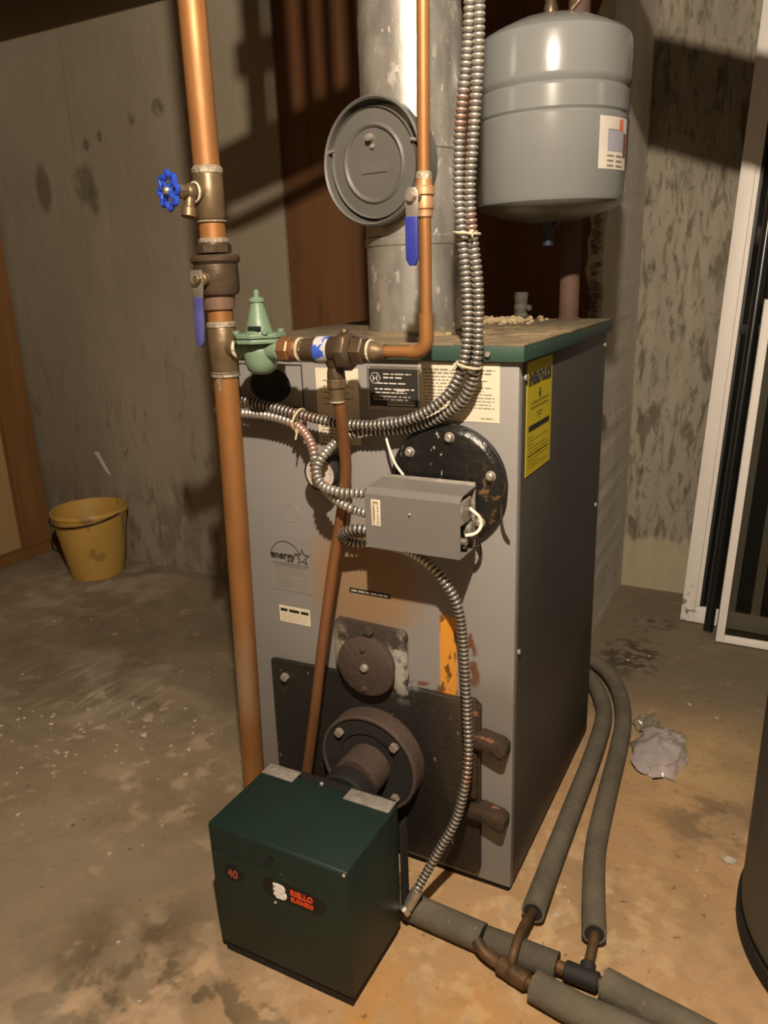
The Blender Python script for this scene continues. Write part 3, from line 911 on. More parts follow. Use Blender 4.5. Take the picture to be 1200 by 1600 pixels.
rp_ = thing('riser_pipe', (-.076, .557, 1.0), 'rust red steel pipe rising from the boiler lid behind the tank', 'pipe')
MB().lathe([(0, 0), (.0203, 0), (.0203, .945), (0, .945)], (-.076, .557, 1.0), n=24).build('pipe_length', rusty_pipe, rp_)
MB().lathe([(.0208, 0), (.0235, 0), (.0235, .003), (.0208, .005)], (-.076, .557, 1.0), n=24).build('floor_collar', rusty_pipe, rp_)

# ------------------------------------------------------------------ burner
bn = thing('oil_burner', (-.27, -.245, 0), 'dark green oil burner box standing in front of the boiler door', 'burner')
cv = MB()
# cover: sloped lip at top front
sec = [(-.330, .022), (-.332, .258), (-.329, .2630), (-.172, .2635), (-.166, .260), (-.166, .022)]
cv.prism([(a, b) for a, b in sec], (-.403, 0, 0), (0, 1, 0), UZ, (.261, 0, 0), .0015)
cover = cv.build('cover', burner_m, bn)
MB().box((-.4022, -.3328, .2145), (-.1428, -.3310, .2160), .0005).build('lip_seam', burner_m, cover)
MB().box((-.398, -.326, 0), (-.147, -.170, .0225)).build('base', base_m, bn)
# black burner casting behind the cover, and the blast tube
MB().box((-.370, -.165, .055), (-.155, -.136, .2520), .006).cyl((-.266, -.137, .212), (-.266, -.100, .212), .052, n=32).box((-.141, -.164, .06), (-.137, -.140, .225), .001).build('casting', base_m, bn)
MB().lathe([(.0, 0), (.044, 0), (.044, .058), (0, .058)], (-.264, -.1005, .228), (0, 1, 0), 40).build('blast_tube', rust_m, bn, label='dusty brown blast tube')
for x0, x1 in ((-.400, -.335), (-.232, -.146)):
    MB().box((x0, -.189, .2640), (x1, -.160, .2670), .0007).build('tape_strip', tape_m, bn, label='silver tape strip')
MB().sphere((-.285, -.172, .266), .004, n=10, m=8).build('top_screw', bolt_m, bn)
MB().sphere((-.146, -.3325, .2590), .003, n=10, m=8).build('corner_screw', bolt_m, bn)
MB().sphere((-.278, -.3328, .155), .0026, n=10, m=8).build('face_screw', bolt_m, bn)
MB().prism(circle2(-.283, .2345, .008, .005, 20), (0, -.3352, 0), FX, UZ, (0, .001, 0)).build('sight_hole', base_m, bn, smooth=0)
yb = -.3316
b40 = MB().prism(circle2(-.361, .178, .0205, .0145, 32), (0, yb - .0008, 0), FX, UZ, (0, .0012, 0)).build('size_badge', badge_m, bn, smooth=0)
MB().text('40', (-.361, yb - .0012, .171), FX, UZ, .021, 'CENTER', bold=.0005, sx=1.0).build('digits', Mat('dull_red_print', lin(.30, .055, .03), rough=.6), b40, smooth=0)
pill = [(-.285 + .017 * math.cos(a), .181 + .017 * math.sin(a)) for a in [math.radians(90 + i * 18) for i in range(11)]] + [(-.200 + .017 * math.cos(a), .181 + .017 * math.sin(a)) for a in [math.radians(-90 + i * 18) for i in range(11)]]
nb = MB().prism(pill, (0, yb - .0008, 0), FX, UZ, (0, .0012, 0)).build('name_badge', badge_m, bn, smooth=0, label='black rounded badge with white and orange print')
bl = MB()
bl.text('B', (-.2760, yb - .0014, .1690), FX, UZ, .034, bold=.0022, sx=1.05)
for k in range(3):     # bars of the striped letter mark
    bl.box((-.2795, yb - .0016, .1705 + k * .0088), (-.2680, yb - .0008, .1705 + k * .0088 + .0054))
bl.build('letter_mark', white_print, nb, smooth=0)
MB().text('RIELLO', (-.2470, yb - .0012, .1825), FX, UZ, .0145, bold=.0004, sx=.92).text('BURNERS', (-.2470, yb - .0012, .1705), FX, UZ, .0115, bold=.0002, sx=.86).build('wordmark', orange_m, nb, smooth=0)

# ------------------------------------------------------------------ control box (aquastat)
cb = thing('control_box', (-.13, -.07, .688), 'grey metal control box mounted in front of the round black plate', 'control box')
x0, x1, yf, ybk, z0, z1 = -.213, -.052, -.106, -.040, .690, .790
cov = MB()
T = .0018
sec = [(ybk, z1), (yf + .010, z1 - .003), (yf + .002, z1 - .008), (yf, z1 - .012), (yf, z0)]
inn = [(yf + T, z0), (yf + T, z1 - .013), (yf + .004, z1 - .0095), (yf + .011, z1 - .003 - T), (ybk, z1 - T)]
cov.prism(sec + inn, (x0, 0, 0), (0, 1, 0), UZ, (x1 - x0, 0, 0))
cov.box((x0, yf + .001, z0), (x0 + T, ybk, z1 - .004))
cov.box((x0, yf + .001, z0), (x1, ybk, z0 + T))
cover2 = cov.build('cover', box_m, cb, smooth=0)
MB().box((x0 + .003, ybk - .002, z0 + .003), (x1 - .002, ybk + .003, z1 + .004), .0008).build('back_plate', tape_m, cb, label='bare metal back plate')
ins = MB()
ins.box((x0 + .01, yf + .012, z0 + .008), (x1 - .012, ybk - .004, z1 - .014), .003)
ins.build('relay_block', soot_m, cb)
MB().cyl((-.062, -.062, .725), (-.049, -.062, .725), .013, n=20).cyl((-.062, -.085, .712), (-.05, -.085, .712), .006, n=12).build('terminal', steel_m, cb)
MB().box((-.056, -.100, .742), (-.052, -.060, .778), .001).build('end_bracket', tape_m, cb)
MB().cyl((-.14, -.040, .74), (-.14, -.020, .74), .014).build('well_neck', bolt_m, cb)
nl = MB().box((-.2015, yf - .0012, .727), (-.1855, yf, .770), .0004).build('name_label', label_m, cover2, label='cream upright name label')
hl = MB().text('Honeywell', (-.1905, yf - .0014, .7300), (0, 0, 1), (-1, 0, 0), .0092, sx=.84, bold=.0001)
hl.build('lettering', white_print, cover2, smooth=0)
MB().box((-.1985, yf - .0013, .7295), (-.1885, yf - .0011, .7675)).build('label_field', Mat('tan_field', lin(.30, .23, .12), rough=.6), cover2, smooth=0)
MB().sphere((-.135, yf - .0005, .752), .0028, n=10, m=8).build('cover_screw', steel_m, cover2)
MB().sphere((-.103, yf + .01, z0 - .001), .003, n=10, m=8).build('bottom_screw', steel_m, cover2)

# ------------------------------------------------------------------ armoured cables
RB, PITCH = .0080, .0078
def bx(name, pts, label, r=RB):
    P = spline(pts, PITCH / 4)
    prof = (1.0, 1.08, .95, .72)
    o = MB().tube(P, r, 12, rf=lambda i: r * prof[i % 4]).build(name, [bx_m, groove_shade_m], None, smooth=50, at=pts[0])
    for k, f in enumerate(o.data.polygons):      # shade between the armour turns, painted as dark groove faces
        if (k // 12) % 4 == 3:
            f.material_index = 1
    return tag(o, label, 'cable', 'armoured cables on the boiler')
A = [(-.045, -.042, 1.75), (-.053, -.042, 1.60), (-.061, -.042, 1.438), (-.067, -.042, 1.366), (-.076, -.042, 1.290), (-.078, -.042, 1.210), (-.073, -.042, 1.151), (-.067, -.042, 1.090), (-.065, -.042, 1.037), (-.070, -.042, .982), (-.091, -.042, .936), (-.124, -.042, .906), (-.168, -.042, .885), (-.232, -.042, .873), (-.304, -.042, .874), (-.366, -.042, .883), (-.418, -.042, .892), (-.496, -.042, .906), (-.540, -.034, .915), (-.572, .0, .922), (-.583, .06, .926), (-.583, .16, .93)]
B = [(-.040, -.042, 1.75), (-.047, -.042, 1.60), (-.0485, -.042, 1.437), (-.050, -.042, 1.364), (-.056, -.042, 1.288), (-.0615, -.042, 1.209), (-.0575, -.042, 1.150), (-.050, -.042, 1.090), (-.0485, -.042, 1.037), (-.052, -.040, .982), (-.070, -.032, .930), (-.105, -.026, .897), (-.163, -.020, .870), (-.215, -.020, .861), (-.257, -.026, .859), (-.294, -.040, .844), (-.306, -.075, .824), (-.310, -.090, .802), (-.295, -.098, .781), (-.263, -.098, .773), (-.236, -.088, .771), (-.213, -.080, .771)]
Cc = [(-.583, .16, .885), (-.583, .06, .883), (-.574, .0, .880), (-.542, -.036, .878), (-.495, -.042, .880), (-.433, -.042, .878), (-.377, -.042, .865), (-.342, -.056, .843), (-.325, -.070, .817), (-.317, -.074, .782), (-.282, -.086, .758), (-.252, -.090, .746), (-.237, -.085, .740), (-.213, -.080, .736)]
Dd = [(-.213, -.075, .706), (-.247, -.080, .707), (-.272, -.075, .696), (-.285, -.060, .680), (-.271, -.045, .668), (-.236, -.035, .668), (-.171, -.045, .667), (-.126, -.055, .652), (-.100, -.055, .627), (-.081, -.050, .589), (-.074, -.045, .537), (-.069, -.045, .456), (-.064, -.050, .387), (-.058, -.060, .333), (-.057, -.075, .279), (-.069, -.090, .208), (-.094, -.110, .148), (-.117, -.130, .093), (-.127, -.148, .066)]
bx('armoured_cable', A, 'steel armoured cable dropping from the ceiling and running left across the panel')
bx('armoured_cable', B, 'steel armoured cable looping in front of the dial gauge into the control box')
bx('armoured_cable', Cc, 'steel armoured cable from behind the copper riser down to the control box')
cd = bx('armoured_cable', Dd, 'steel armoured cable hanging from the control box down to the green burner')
MB().cyl((-.121, -.139, .080), (-.134, -.156, .050), .0105, n=16).cyl((-.134, -.156, .050), (-.139, -.163, .045), .012, n=12).build('connector', steel_m, cd, label='bright steel connector')

def wire(name, pts, r, mat, label):
    o = MB().tube(spline(pts, .006), r, 8).build(name, mat, None, smooth=60, at=pts[0])
    return tag(o, label, 'wire')
wire('white_wire', [(-.222, -.012, .868), (-.216, -.022, .853), (-.207, -.030, .835), (-.193, -.036, .811), (-.178, -.038, .794)], .0022, wire_w, 'thin white wire dropping behind the top of the control box')
wire('white_wire', [(-.056, -.062, .760), (-.045, -.070, .757), (-.037, -.066, .748), (-.034, -.066, .735), (-.040, -.074, .724), (-.054, -.082, .721)], .0028, wire_w, 'white wire looping out of the open end of the control box')
wire('loose_wire', [(-.014, -.014, .790), (-.020, -.015, .759), (-.020, -.015, .733), (-.016, -.012, .709), (-.010, -.005, .692)], .0018, wire_b, 'loose brown wire hanging from the rim of the round black plate')
wire('loose_wire', [(-.056, -.034, .712), (-.053, -.030, .701), (-.052, -.020, .676), (-.060, -.010, .650), (-.070, -.003, .633)], .0018, wire_b, 'loose brown wire hanging below the control box')
wire('white_wire', [(-.577, .10, .905), (-.575, .03, .902), (-.560, -.012, .897), (-.503, -.030, .892), (-.455, -.030, .881), (-.415, -.030, .872), (-.385, -.030, .870)], .0025, wire_w, 'white wire beside the cables left of the black oval badge')

def tie(c, axis, R, tail, label):
    t = MB().torus(c, axis, R, .0022, 24, 8)
    t.box(V(c) + V(tail) - V((.003, .003, .003)), V(c) + V(tail) + V((.003, .003, .004)), .001)
    t.tube([V(c) + V(tail), V(c) + V(tail) * 1.35 + V((0, -.004, -.006))], .0016, 6)
    tag(t.build('cable_tie', teflon_m, None, smooth=50, at=c), label, 'cable tie', 'cable ties')
tie((-.0635, -.042, .972), (.25, 0, 1), .0185, (-.017, -.010, 0), 'pale cable tie binding two cables beside the cream instruction sheet')
tie((-.372, -.040, .874), (1, 0, -.3), .0190, (.003, -.012, -.018), 'pale cable tie binding cables below the black oval badge')
tie((-.066, -.042, 1.155), (.1, 0, 1), .0180, (.012, -.012, 0), 'pale cable tie on the two hanging cables beside the flue')

# ------------------------------------------------------------------ main copper riser with fittings
PY = -.11
def pz(z):      # axis of the riser
    return V((-.4615 - (1.26 - z) * (.0032 if z > .9 else .0032) - max(0, .9 - z) * .028, PY, z))
mp = thing('copper_riser', (-.485, PY, 0), 'thick copper pipe riser in front of the left edge of the boiler', 'pipe')
R0 = .0203
def seg(name, za, zb, r, mat, parent, n=28, prof=None):
    a, b = pz(za), pz(zb)
    return MB().cyl(a, b, r, n=n, bev=.0006).build(name, mat, parent)
top = MB().cyl(pz(1.262), V((-.4595, PY, 1.945)), R0, n=28, bev=.0006).build('pipe_length', copper_m, mp)
seg('pipe_length', 1.156, 1.192, R0, copper_m, mp)
seg('pipe_length', 1.036, 1.062, R0, copper_m, mp)
MB().tube([pz(.955), pz(.8), pz(.6), pz(.4), pz(.2), pz(0.0)], R0, 28).build('pipe_length', copper_m, mp)
MB().lathe([(.0208, 0), (.0228, .004), (.0228, .064), (.0208, .068)], pz(1.194), n=28).build('tee', brass_m, mp, label='bronze tee carrying the drain valve')
MB().lathe([(.0208, 0), (.0228, .004), (.0228, .072), (.0208, .076)], pz(.958), n=28).cyl(pz(.999), pz(.999) + V((.030, 0, 0)), .0165, n=24).build('tee', brass_m, mp, label='bronze tee feeding the green valve')
for z, h in ((1.256, .014), (1.189, .004), (1.157, .010), (1.061, .003), (1.030, .011), (.952, .007), (.959, .003)):
    MB().lathe([(R0, 0), (.0236, h * .25), (.0238, h * .7), (R0, h)], pz(z), n=28).build('solder_joint', solder_m, mp)
MB().prism([(-.006, .012), (.006, .012), (.004, 0), (0, -.020), (-.003, -.004)], pz(.946) + V((.002, -R0 - .0006, 0)), FX, UZ, (0, .0016, 0)).build('solder_drip', solder_m, mp)
MB().torus(pz(.999) + V((.0305, 0, 0)), (1, 0, 0), .0145, .0030, 24, 8).build('thread_tape', teflon_m, mp, label='white thread tape')

# large ball valve in the riser
bv = thing('ball_valve', tuple(pz(1.10)), 'large dark bronze ball valve with worn blue lever on the thick copper riser', 'valve')
MB().lathe([(R0 + .0004, .099), (.0245, .098), (.0255, .084), (.0265, .083)], pz(1.062), n=28).hexnut(pz(1.144), pz(1.158), .0268, 8).build('upper_adapter', bronze_dk, bv)
MB().lathe([(.024, .086), (.036, .0855), (.0385, .082), (.0385, .077), (.036, .074), (.034, .072), (.0345, .066), (.0345, .034), (.032, .027), (.026, .024), (.024, .022)], pz(1.056), n=36).build('body', bronze_dk, bv)
MB().lathe([(.0262, .026), (.0255, .014), (.0245, .0), (R0 + .0004, -.001)], pz(1.060), n=28).build('lower_adapter', Mat('brown_bronze', lin(.17, .105, .075), lin(.21, .13, .095), 20, rough=.5, metal=.4), bv)
SB = pz(1.106) + V((.004, -.034, 0))
MB().cyl(SB + V((0, .006, 0)), SB + V((0, -.010, 0)), .010, n=16).cyl(SB + V((0, -.008, 0)), SB + V((0, -.022, 0)), .006, n=12).build('stem', brass_m, bv)
LV = SB + V((-.004, -.014, 0))
lev = MB()
lev.prism([(-.011, .014), (.009, .014), (.012, .005), (.010, -.012), (.007, -.028), (-.009, -.028), (-.012, -.010), (-.013, .004)], LV, FX, UZ, (0, .003, 0), .0008)
lever = lev.build('lever', steel_m, bv, label='bright steel lever')
MB().hexnut(LV + V((0, .001, 0)), LV + V((0, -.007, 0)), .0075).build('lever_nut', steel_m, lever)
d = V((-.0095, -.004, -.075))
MB().prism([(-.0085, 0), (.0075, 0), (.0085, -.050), (.0075, -.068), (.003, -.0755), (-.004, -.0755), (-.0085, -.068), (-.0095, -.050)], LV + V((-.0005, -.0015, -.026)), V((1, 0, 0)), V((.10, -.02, 1)).normalized(), (0, .0055, 0), .0014).build('grip', blue_pale, lever, label='worn blue grip')

# drain valve with the blue handwheel
dirn = V((-.26, -.966, 0))
base = pz(1.232)
dv = thing('drain_valve', tuple(base + dirn * .02), 'small bronze drain valve with bright blue handwheel on the copper riser', 'valve')
MB().cyl(base + dirn * .016, base + dirn * .027, .0150, n=20).cyl(base + dirn * .025, base + dirn * .052, .0100, n=20).sphere(base + dirn * .034, .0125).hexnut(base + dirn * .046, base + dirn * .058, .0105, 6).cyl(base + dirn * .056, base + dirn * .072, .0042, n=10).build('body', brass_m, dv)
MB().torus(base + dirn * .0265, dirn, .0138, .0020, 24, 8).build('thread_tape', teflon_m, dv, label='pale thread tape')
sp = base + dirn * .034
MB().cyl(sp, sp + V((-.001, -.006, -.026)), .0085, n=18).lathe([(.0088, .022), (.0115, .024), (.0115, .036), (.0098, .037), (.0085, .034), (0, .031)], sp, V((-.03, -.22, -1)), 20).build('spout', brass_m, dv)
hub = base + dirn * .071
wh = MB()
ux = V((0, 0, 1)).cross(dirn).normalized()
NW = 64
ring = []
for i in range(NW):
    a = 2 * math.pi * i / NW
    r = .0225 + .0030 * math.cos(8 * a)
    ring.append(hub + (ux * math.cos(a) + UZ * math.sin(a)) * r)
wh.tube(ring, .0042, 8, closed=True)
for k in range(4):
    a = math.pi / 4 + k * math.pi / 2
    dd = ux * math.cos(a) + UZ * math.sin(a)
    wh.tube([hub + dd * .005, hub + dd * .021], .0034, 8)
wh.cyl(hub - dirn * .004, hub + dirn * .003, .009, n=16)
wheel = wh.build('handwheel', blue_wheel, dv, label='bright blue scalloped handwheel')
MB().lathe([(.0062, 0), (.0062, .002), (.004, .005), (0, .006)], hub + dirn * .003, dirn, 12).build('wheel_nut', steel_m, wheel)

# ------------------------------------------------------------------ make-up water line: green regulator, backflow preventer, small pipe
rg = thing('pressure_regulator', (-.388, PY, .99), 'pale green bell-topped water pressure regulator beside the copper riser', 'valve')
RC = V((-.388, PY, 0))
MB().lathe([(0, 1.089), (.004, 1.088), (.0045, 1.082), (.0045, 1.078), (.009, 1.0765), (.0125, 1.0735), (.0125, 1.070), (.0105, 1.0690), (.0112, 1.064), (.016, 1.046), (.0205, 1.030), (.0225, 1.022), (0, 1.022)], RC, n=32).build('bonnet', green_valve, rg)
MB().prism([(-.0135, -.0415), (.0135, -.0415), (.0415, -.0135), (.0415, .0135), (.0135, .0415), (-.0135, .0415), (-.0415, .0135), (-.0415, -.0135)], V((-.388, PY, 1.0165)), FX, V((0, 1, 0)), (0, 0, .0065), .0012).build('upper_flange', green_valve, rg)
MB().prism([(-.0135, -.0405), (.0135, -.0405), (.0405, -.0135), (.0405, .0135), (.0135, .0405), (-.0135, .0405), (-.0405, .0135), (-.0405, -.0135)], V((-.388, PY, 1.0085)), FX, V((0, 1, 0)), (0, 0, .0065), .0012).build('lower_flange', green_valve, rg)
for dx, dy in ((-.03, -.02), (.028, -.024), (.02, .03), (-.024, .028)):
    MB().hexnut((-.388 + dx, PY + dy, 1.0225), (-.388 + dx, PY + dy, 1.0275), .0055, 12).build('flange_screw', green_valve, rg)
MB().lathe([(0, .958), (.014, .960), (.022, .966), (.0262, .978), (.027, .992), (.026, 1.003), (.022, 1.0085), (0, 1.0085)], RC, n=32).lathe([(.0145, -.0375), (.0145, -.030), (.0165, -.018), (.016, 0), (.018, .018), (.0185, .030), (.0185, .0385), (.016, .040)], V((-.388, PY, .998)), (1, 0, 0), 28).build('body', green_valve, rg)
MB().box((-.388 - .004, PY - .0245, 1.0300), (-.388 + .018, PY - .0185, 1.0345), .0008).build('slot', base_m, rg)

fx = thing('union_fitting', (-.33, PY, .999), 'tarnished bronze union with white thread tape right of the green regulator', 'fitting')
MB().hexnut((-.348, PY, .998), (-.328, PY, .998), .0195, 8).cyl((-.328, PY, .998), (-.318, PY, .998), .0160, n=20).build('union_nut', copper_dk, fx)
MB().hexnut((-.3195, PY, .998), (-.3045, PY, .998), .0165, 6).build('nipple', brass_m, fx)
MB().torus((-.312, PY, .998), (1, 0, 0), .0165, .0026, 24, 8).build('thread_tape', teflon_m, fx, label='white thread tape')

bp = thing('backflow_preventer', (-.25, PY, .998), 'dark bronze backflow preventer with a blue sticker above the down pipe', 'valve')
MB().lathe([(.0145, -.306), (.0170, -.304), (.0172, -.292), (.0195, -.286), (.0200, -.280), (.0200, -.246), (.0225, -.242), (.0228, -.238)], V((0, PY, .998)), (1, 0, 0), 32).build('body', bronze_dk, bp)
MB().lathe([(.0203, -.279), (.0205, -.279), (.0205, -.256), (.0203, -.256)], V((0, PY, .998)), (1, 0, 0), 32).build('sticker', Mat('blue_sticker', lin(.03, .09, .46), lin(.45, .44, .45), 45, rough=.5, lo=.52, hi=.56), bp, label='blue and white sticker')
MB().lathe([(.0228, -.240), (.0290, -.238), (.0300, -.235), (.0300, -.224), (.0290, -.222), (.0235, -.219), (.021, -.217)], V((0, PY, .998)), (1, 0, 0), 8).build('end_nut', bronze_dk, bp)
MB().sphere((-.226, PY - .012, 1.026), .005, n=10, m=8).build('test_cock', brass_m, bp)
MB().lathe([(.0165, .985), (.0150, .978), (.0120, .972), (.0135, .966), (.0140, .956), (.0120, .955)], V((-.251, PY, 0)), n=24).build('vent_outlet', bronze_dk, bp)
MB().hexnut((-.218, PY, .998), (-.198, PY, .998), .0220, 6).cyl((-.199, PY, .998), (-.190, PY, .998), .0165, n=20).build('outlet_union', bronze_dk, bp)
MB().torus((-.190, PY, .998), (1, 0, 0), .0148, .0022, 24, 8).build('thread_tape', teflon_m, bp, label='white thread tape')

fp = thing('feed_pipe', (-.10, PY, .997), 'thin copper pipe rising in front of the flue from a right-angled elbow', 'pipe')
MB().lathe([(.0150, -.189), (.0145, -.180), (.0105, -.174), (.0102, -.164)], V((0, PY, .997)), (1, 0, 0), 24).build('adapter', brass_m, fp)
arc = [(-.168, PY, .997), (-.125, PY, .997)] + [(-.1195 + .0195 * math.sin(a), PY, 1.0165 - .0195 * math.cos(a)) for a in [math.radians(x) for x in range(0, 91, 10)]] + [(-.100, PY, 1.05)]
MB().tube(arc, .0088, 20).build('lower_length', copper_m, fp)
MB().tube(arc[1:], .0103, 20).build('elbow', copper_m, fp)
MB().tube([(-.0998, PY, 1.04), (-.099, PY, 1.12), (-.099, PY, 1.178)], .0082, 20).build('pipe_length', copper_m, fp)
MB().tube([(-.0998, PY, 1.224), (-.098, PY, 1.35), (-.096, PY, 1.47), (-.094, PY, 1.60), (-.092, PY, 1.945)], .0082, 20).build('pipe_length', copper_m, fp)

sv = thing('small_ball_valve', (-.099, PY, 1.2), 'small brass ball valve with a bright blue lever on the thin copper pipe', 'valve')
MB().lathe([(.0085, 1.226), (.0105, 1.225), (.0112, 1.214), (.0140, 1.212), (.0145, 1.203), (.0118, 1.201), (.0125, 1.199), (.0128, 1.186), (.0110, 1.184), (.0110, 1.176), (.0088, 1.174)], V((-.0995, PY, 0)), n=24).build('body', Mat('copper_bronze', lin(.42, .21, .09), lin(.5, .33, .2), 30, rough=.45, metal=.5), sv)
MB().lathe([(.0084, 0), (.0110, .003), (.0112, .010), (.0084, .013)], V((-.0998, PY, 1.219)), n=24).build('solder_joint', solder_m, sv)
SS = V((-.105, PY - .012, 1.199))
MB().cyl(SS + V((.003, .004, 0)), SS + V((0, -.014, 0)), .0052, n=14).build('stem', brass_m, sv)
LL = SS + V((-.002, -.012, 0))
lv2 = MB().prism([(-.009, .008), (-.004, .013), (.005, .012), (.0095, .006), (.0095, -.024), (-.0085, -.024), (-.0100, -.004)], LL, FX, UZ, (0, .0025, 0), .0007).build('lever', steel_m, sv, label='bright steel lever')
MB().hexnut(LL + V((0, .001, 0)), LL + V((0, -.006, 0)), .0062).build('lever_nut', steel_m, lv2)
MB().prism([(-.0100, 0), (.0080, 0), (.0080, -.052), (.004, -.062), (-.005, -.062), (-.0100, -.054)], LL + V((0, -.0015, -.0235)), FX, UZ, (0, .0055, 0), .0014).build('grip', blue_grip, lv2, label='bright blue grip')

dn = thing('down_pipe', (-.251, PY, .95), 'copper relief pipe slanting down from the backflow preventer to behind the burner', 'pipe')
dp = [(-.251, -.110, .950), (-.250, -.108, .923), (-.254, -.095, .886), (-.261, -.080, .847), (-.266, -.070, .813), (-.271, -.065, .784), (-.283, -.062, .727), (-.309, -.060, .619), (-.338, -.060, .479), (-.366, -.060, .327), (-.394, -.060, .186), (-.412, -.062, .09)]
MB().tube(spline(dp, .012), .0096, 18).build('pipe_length', copper_dk, dn)
MB().hexnut((-.251, PY, .941), (-.251, PY, .956), .0150, 8).cyl((-.251, PY, .921), (-.251, PY, .942), .0118, n=20).build('compression_nut', brass_m, dn)
MB().torus((-.251, PY, .921), (0, 0, 1), .0100, .0018, 20, 8).build('solder_joint', teflon_m, dn)

# ------------------------------------------------------------------ flue with draught damper
FLX, FLY, FR = -.266, .205, .0855
flue = thing('flue_pipe', (FLX, FLY, 1.0), 'shiny galvanised flue pipe standing on the boiler lid', 'flue')
MB().lathe([(FR, .0), (FR, .150), (FR + .002, .152), (FR + .002, .165), (FR, .167), (FR, .30), (FR + .0018, .302), (FR + .0018, .51), (FR, .512), (FR, .72)], (FLX, FLY, 1.0), n=64).build('sheet_pipe', galv_m, flue)
MB().lathe([(FR + .0015, 0), (FR + .012, 0), (FR + .010, .004), (FR + .0015, .007)], (FLX, FLY, 1.0), n=48).build('base_collar', dust_m, flue)
el = [V((FLX, FLY, 1.70)), V((FLX, FLY, 1.75)), V((FLX - .004, FLY + .03, 1.81)), V((FLX - .01, FLY + .10, 1.85)), V((FLX - .03, FLY + .3, 1.858)), V((-.35, YB + .012, 1.86))]
MB().tube(spline(el, .03), .083, 40, cap=False).build('elbow', galv_m, flue)
MB().box((FLX - FR - .003, FLY - .01, 1.30), (FLX - FR + .002, FLY + .01, 1.72), .001).build('seam', galv_m, flue)
nd = V((-.13, -.991, 0)).normalized()
DCn = V((FLX - .007, FLY, 1.280)) + nd * .100
dm = thing('draught_damper', tuple(DCn), 'round grey barometric draught damper on the front of the flue', 'damper')
RD = .0985
MB().lathe([(RD - .010, -.050), (RD - .010, -.010), (RD - .004, -.006), (RD, .0), (RD, .014), (RD - .003, .017), (RD - .006, .014), (RD - .0075, -.004), (RD - .0125, -.030)], DCn, nd, 64).build('collar_ring', damper_m, dm)
MB().lathe([(0, -.032), (RD - .012, -.032)], DCn, nd, 48).build('back_shade', damper_in, dm)
hx = UZ.cross(nd).normalized()
tiltq = Quaternion(hx, math.radians(5))
nd2 = tiltq @ nd
prof = [(0, -.003), (.053, -.003), (.0555, .0005), (.058, .0015), (.0605, .0002), (.062, -.002), (.0815, -.003), (.0840, .001), (.0850, -.006), (0, -.008)]
doorp = MB().lathe(prof, DCn + nd * .008 - UZ * .002, nd2, 64).build('swing_door', damper_m, dm)
q = DCn + nd2 * .006 + UZ * .038 + hx * -.002
MB().lathe([(.0062, 0), (.0062, .010), (.0048, .013), (0, .014)], q, nd2, 16).build('weight_knob', bolt_m, doorp)
MB().lathe([(.0036, 0), (.0036, .005), (0, .006)], q - UZ * .013 + hx * .003, nd2, 12).build('weight_screw', bolt_m, doorp)
for s in (-1, 1):
    q = DCn + hx * s * (RD - .004) + nd * .012 + UZ * .022
    MB().tube([q, q - hx * s * .010 + UZ * .002, q - hx * s * .016 + UZ * .004], .0028, 8).build('pivot_pin', bolt_m, dm)
em = MB()
em.box(-V((.026, .0006, .008)), V((.026, .0006, .008)), .0004)
rotm = Matrix((hx, -nd2, nd2.cross(hx) * -1)).transposed()
for v in em.bm.verts:
    v.co = DCn + nd * .008 - UZ * .008 + nd2 * -.0030 + hx * v.co.x + nd2 * (-v.co.y) + UZ * v.co.z
em.build('stamped_plate', damper_m, doorp, smooth=0)

# ------------------------------------------------------------------ expansion tank
TC = V((-.0790, .40, 0))
TK = .974                     # tank size factor
def tz(z):
    return 1.1026 + (z - 1.1026) * TK
tk = thing('expansion_tank', (TC.x, TC.y, 1.186), 'grey hanging expansion tank with a paper label above the boiler', 'tank')
prof = [(0, 1.188), (.045, 1.191), (.09, 1.200), (.118, 1.209), (.130, 1.2145), (.1365, 1.2205), (.1395, 1.230), (.1395, 1.359), (.1365, 1.3635), (.1395, 1.368), (.1395, 1.402), (.1355, 1.4075), (.1385, 1.4125), (.1405, 1.4180), (.1405, 1.4210), (.1400, 1.482), (.1370, 1.493), (.129, 1.500), (.105, 1.512), (.075, 1.525), (.045, 1.532), (.02, 1.5345), (0, 1.535)]
MB().lathe([(a * TK, tz(b)) for a, b in prof], TC, n=72).build('shell', tank_m, tk, smooth=25)
MB().cyl(TC + V((0, 0, tz(1.192))), TC + V((0, 0, tz(1.146))), .0105, n=16).lathe([(.022, tz(1.190)), (.016, tz(1.181)), (.0105, tz(1.178))], TC, n=20).build('air_valve', Mat('dark_blue_cap', lin(.012, .018, .035), rough=.5), tk, label='dark air valve cap')
MB().lathe([(.020, tz(1.5335)), (.018, tz(1.539)), (.012, tz(1.542)), (.013, tz(1.556)), (.010, tz(1.562)), (.010, 1.945)], TC + V((-.010, .012, 0)), n=18).build('hanging_pipe', bronze_dk, tk)
a0, a1 = math.radians(-38), math.radians(-4)
lb = MB()
nn = 10
vs = []
for i in range(nn + 1):
    a = a0 + (a1 - a0) * i / nn
    for z in (1.268, 1.352):
        vs.append((TC.x + .1402 * TK * math.cos(a), TC.y + .1402 * TK * math.sin(a), tz(z)))
lb.add(vs, [(2 * i, 2 * i + 2, 2 * i + 3, 2 * i + 1) for i in range(nn)])
lab = lb.build('paper_label', pale_m, tk, smooth=60, label='white paper label with printed panels')
def patch(name, b0, b1, zz0, zz1, mat):
    pb = MB()
    vs = []
    for i in range(7):
        a = math.radians(b0 + (b1 - b0) * i / 6)
        for z in (zz0, zz1):
            vs.append((TC.x + .1406 * TK * math.cos(a), TC.y + .1406 * TK * math.sin(a), tz(z)))
    pb.add(vs, [(2 * i, 2 * i + 2, 2 * i + 3, 2 * i + 1) for i in range(6)])
    pb.build(name, mat, lab, smooth=60)
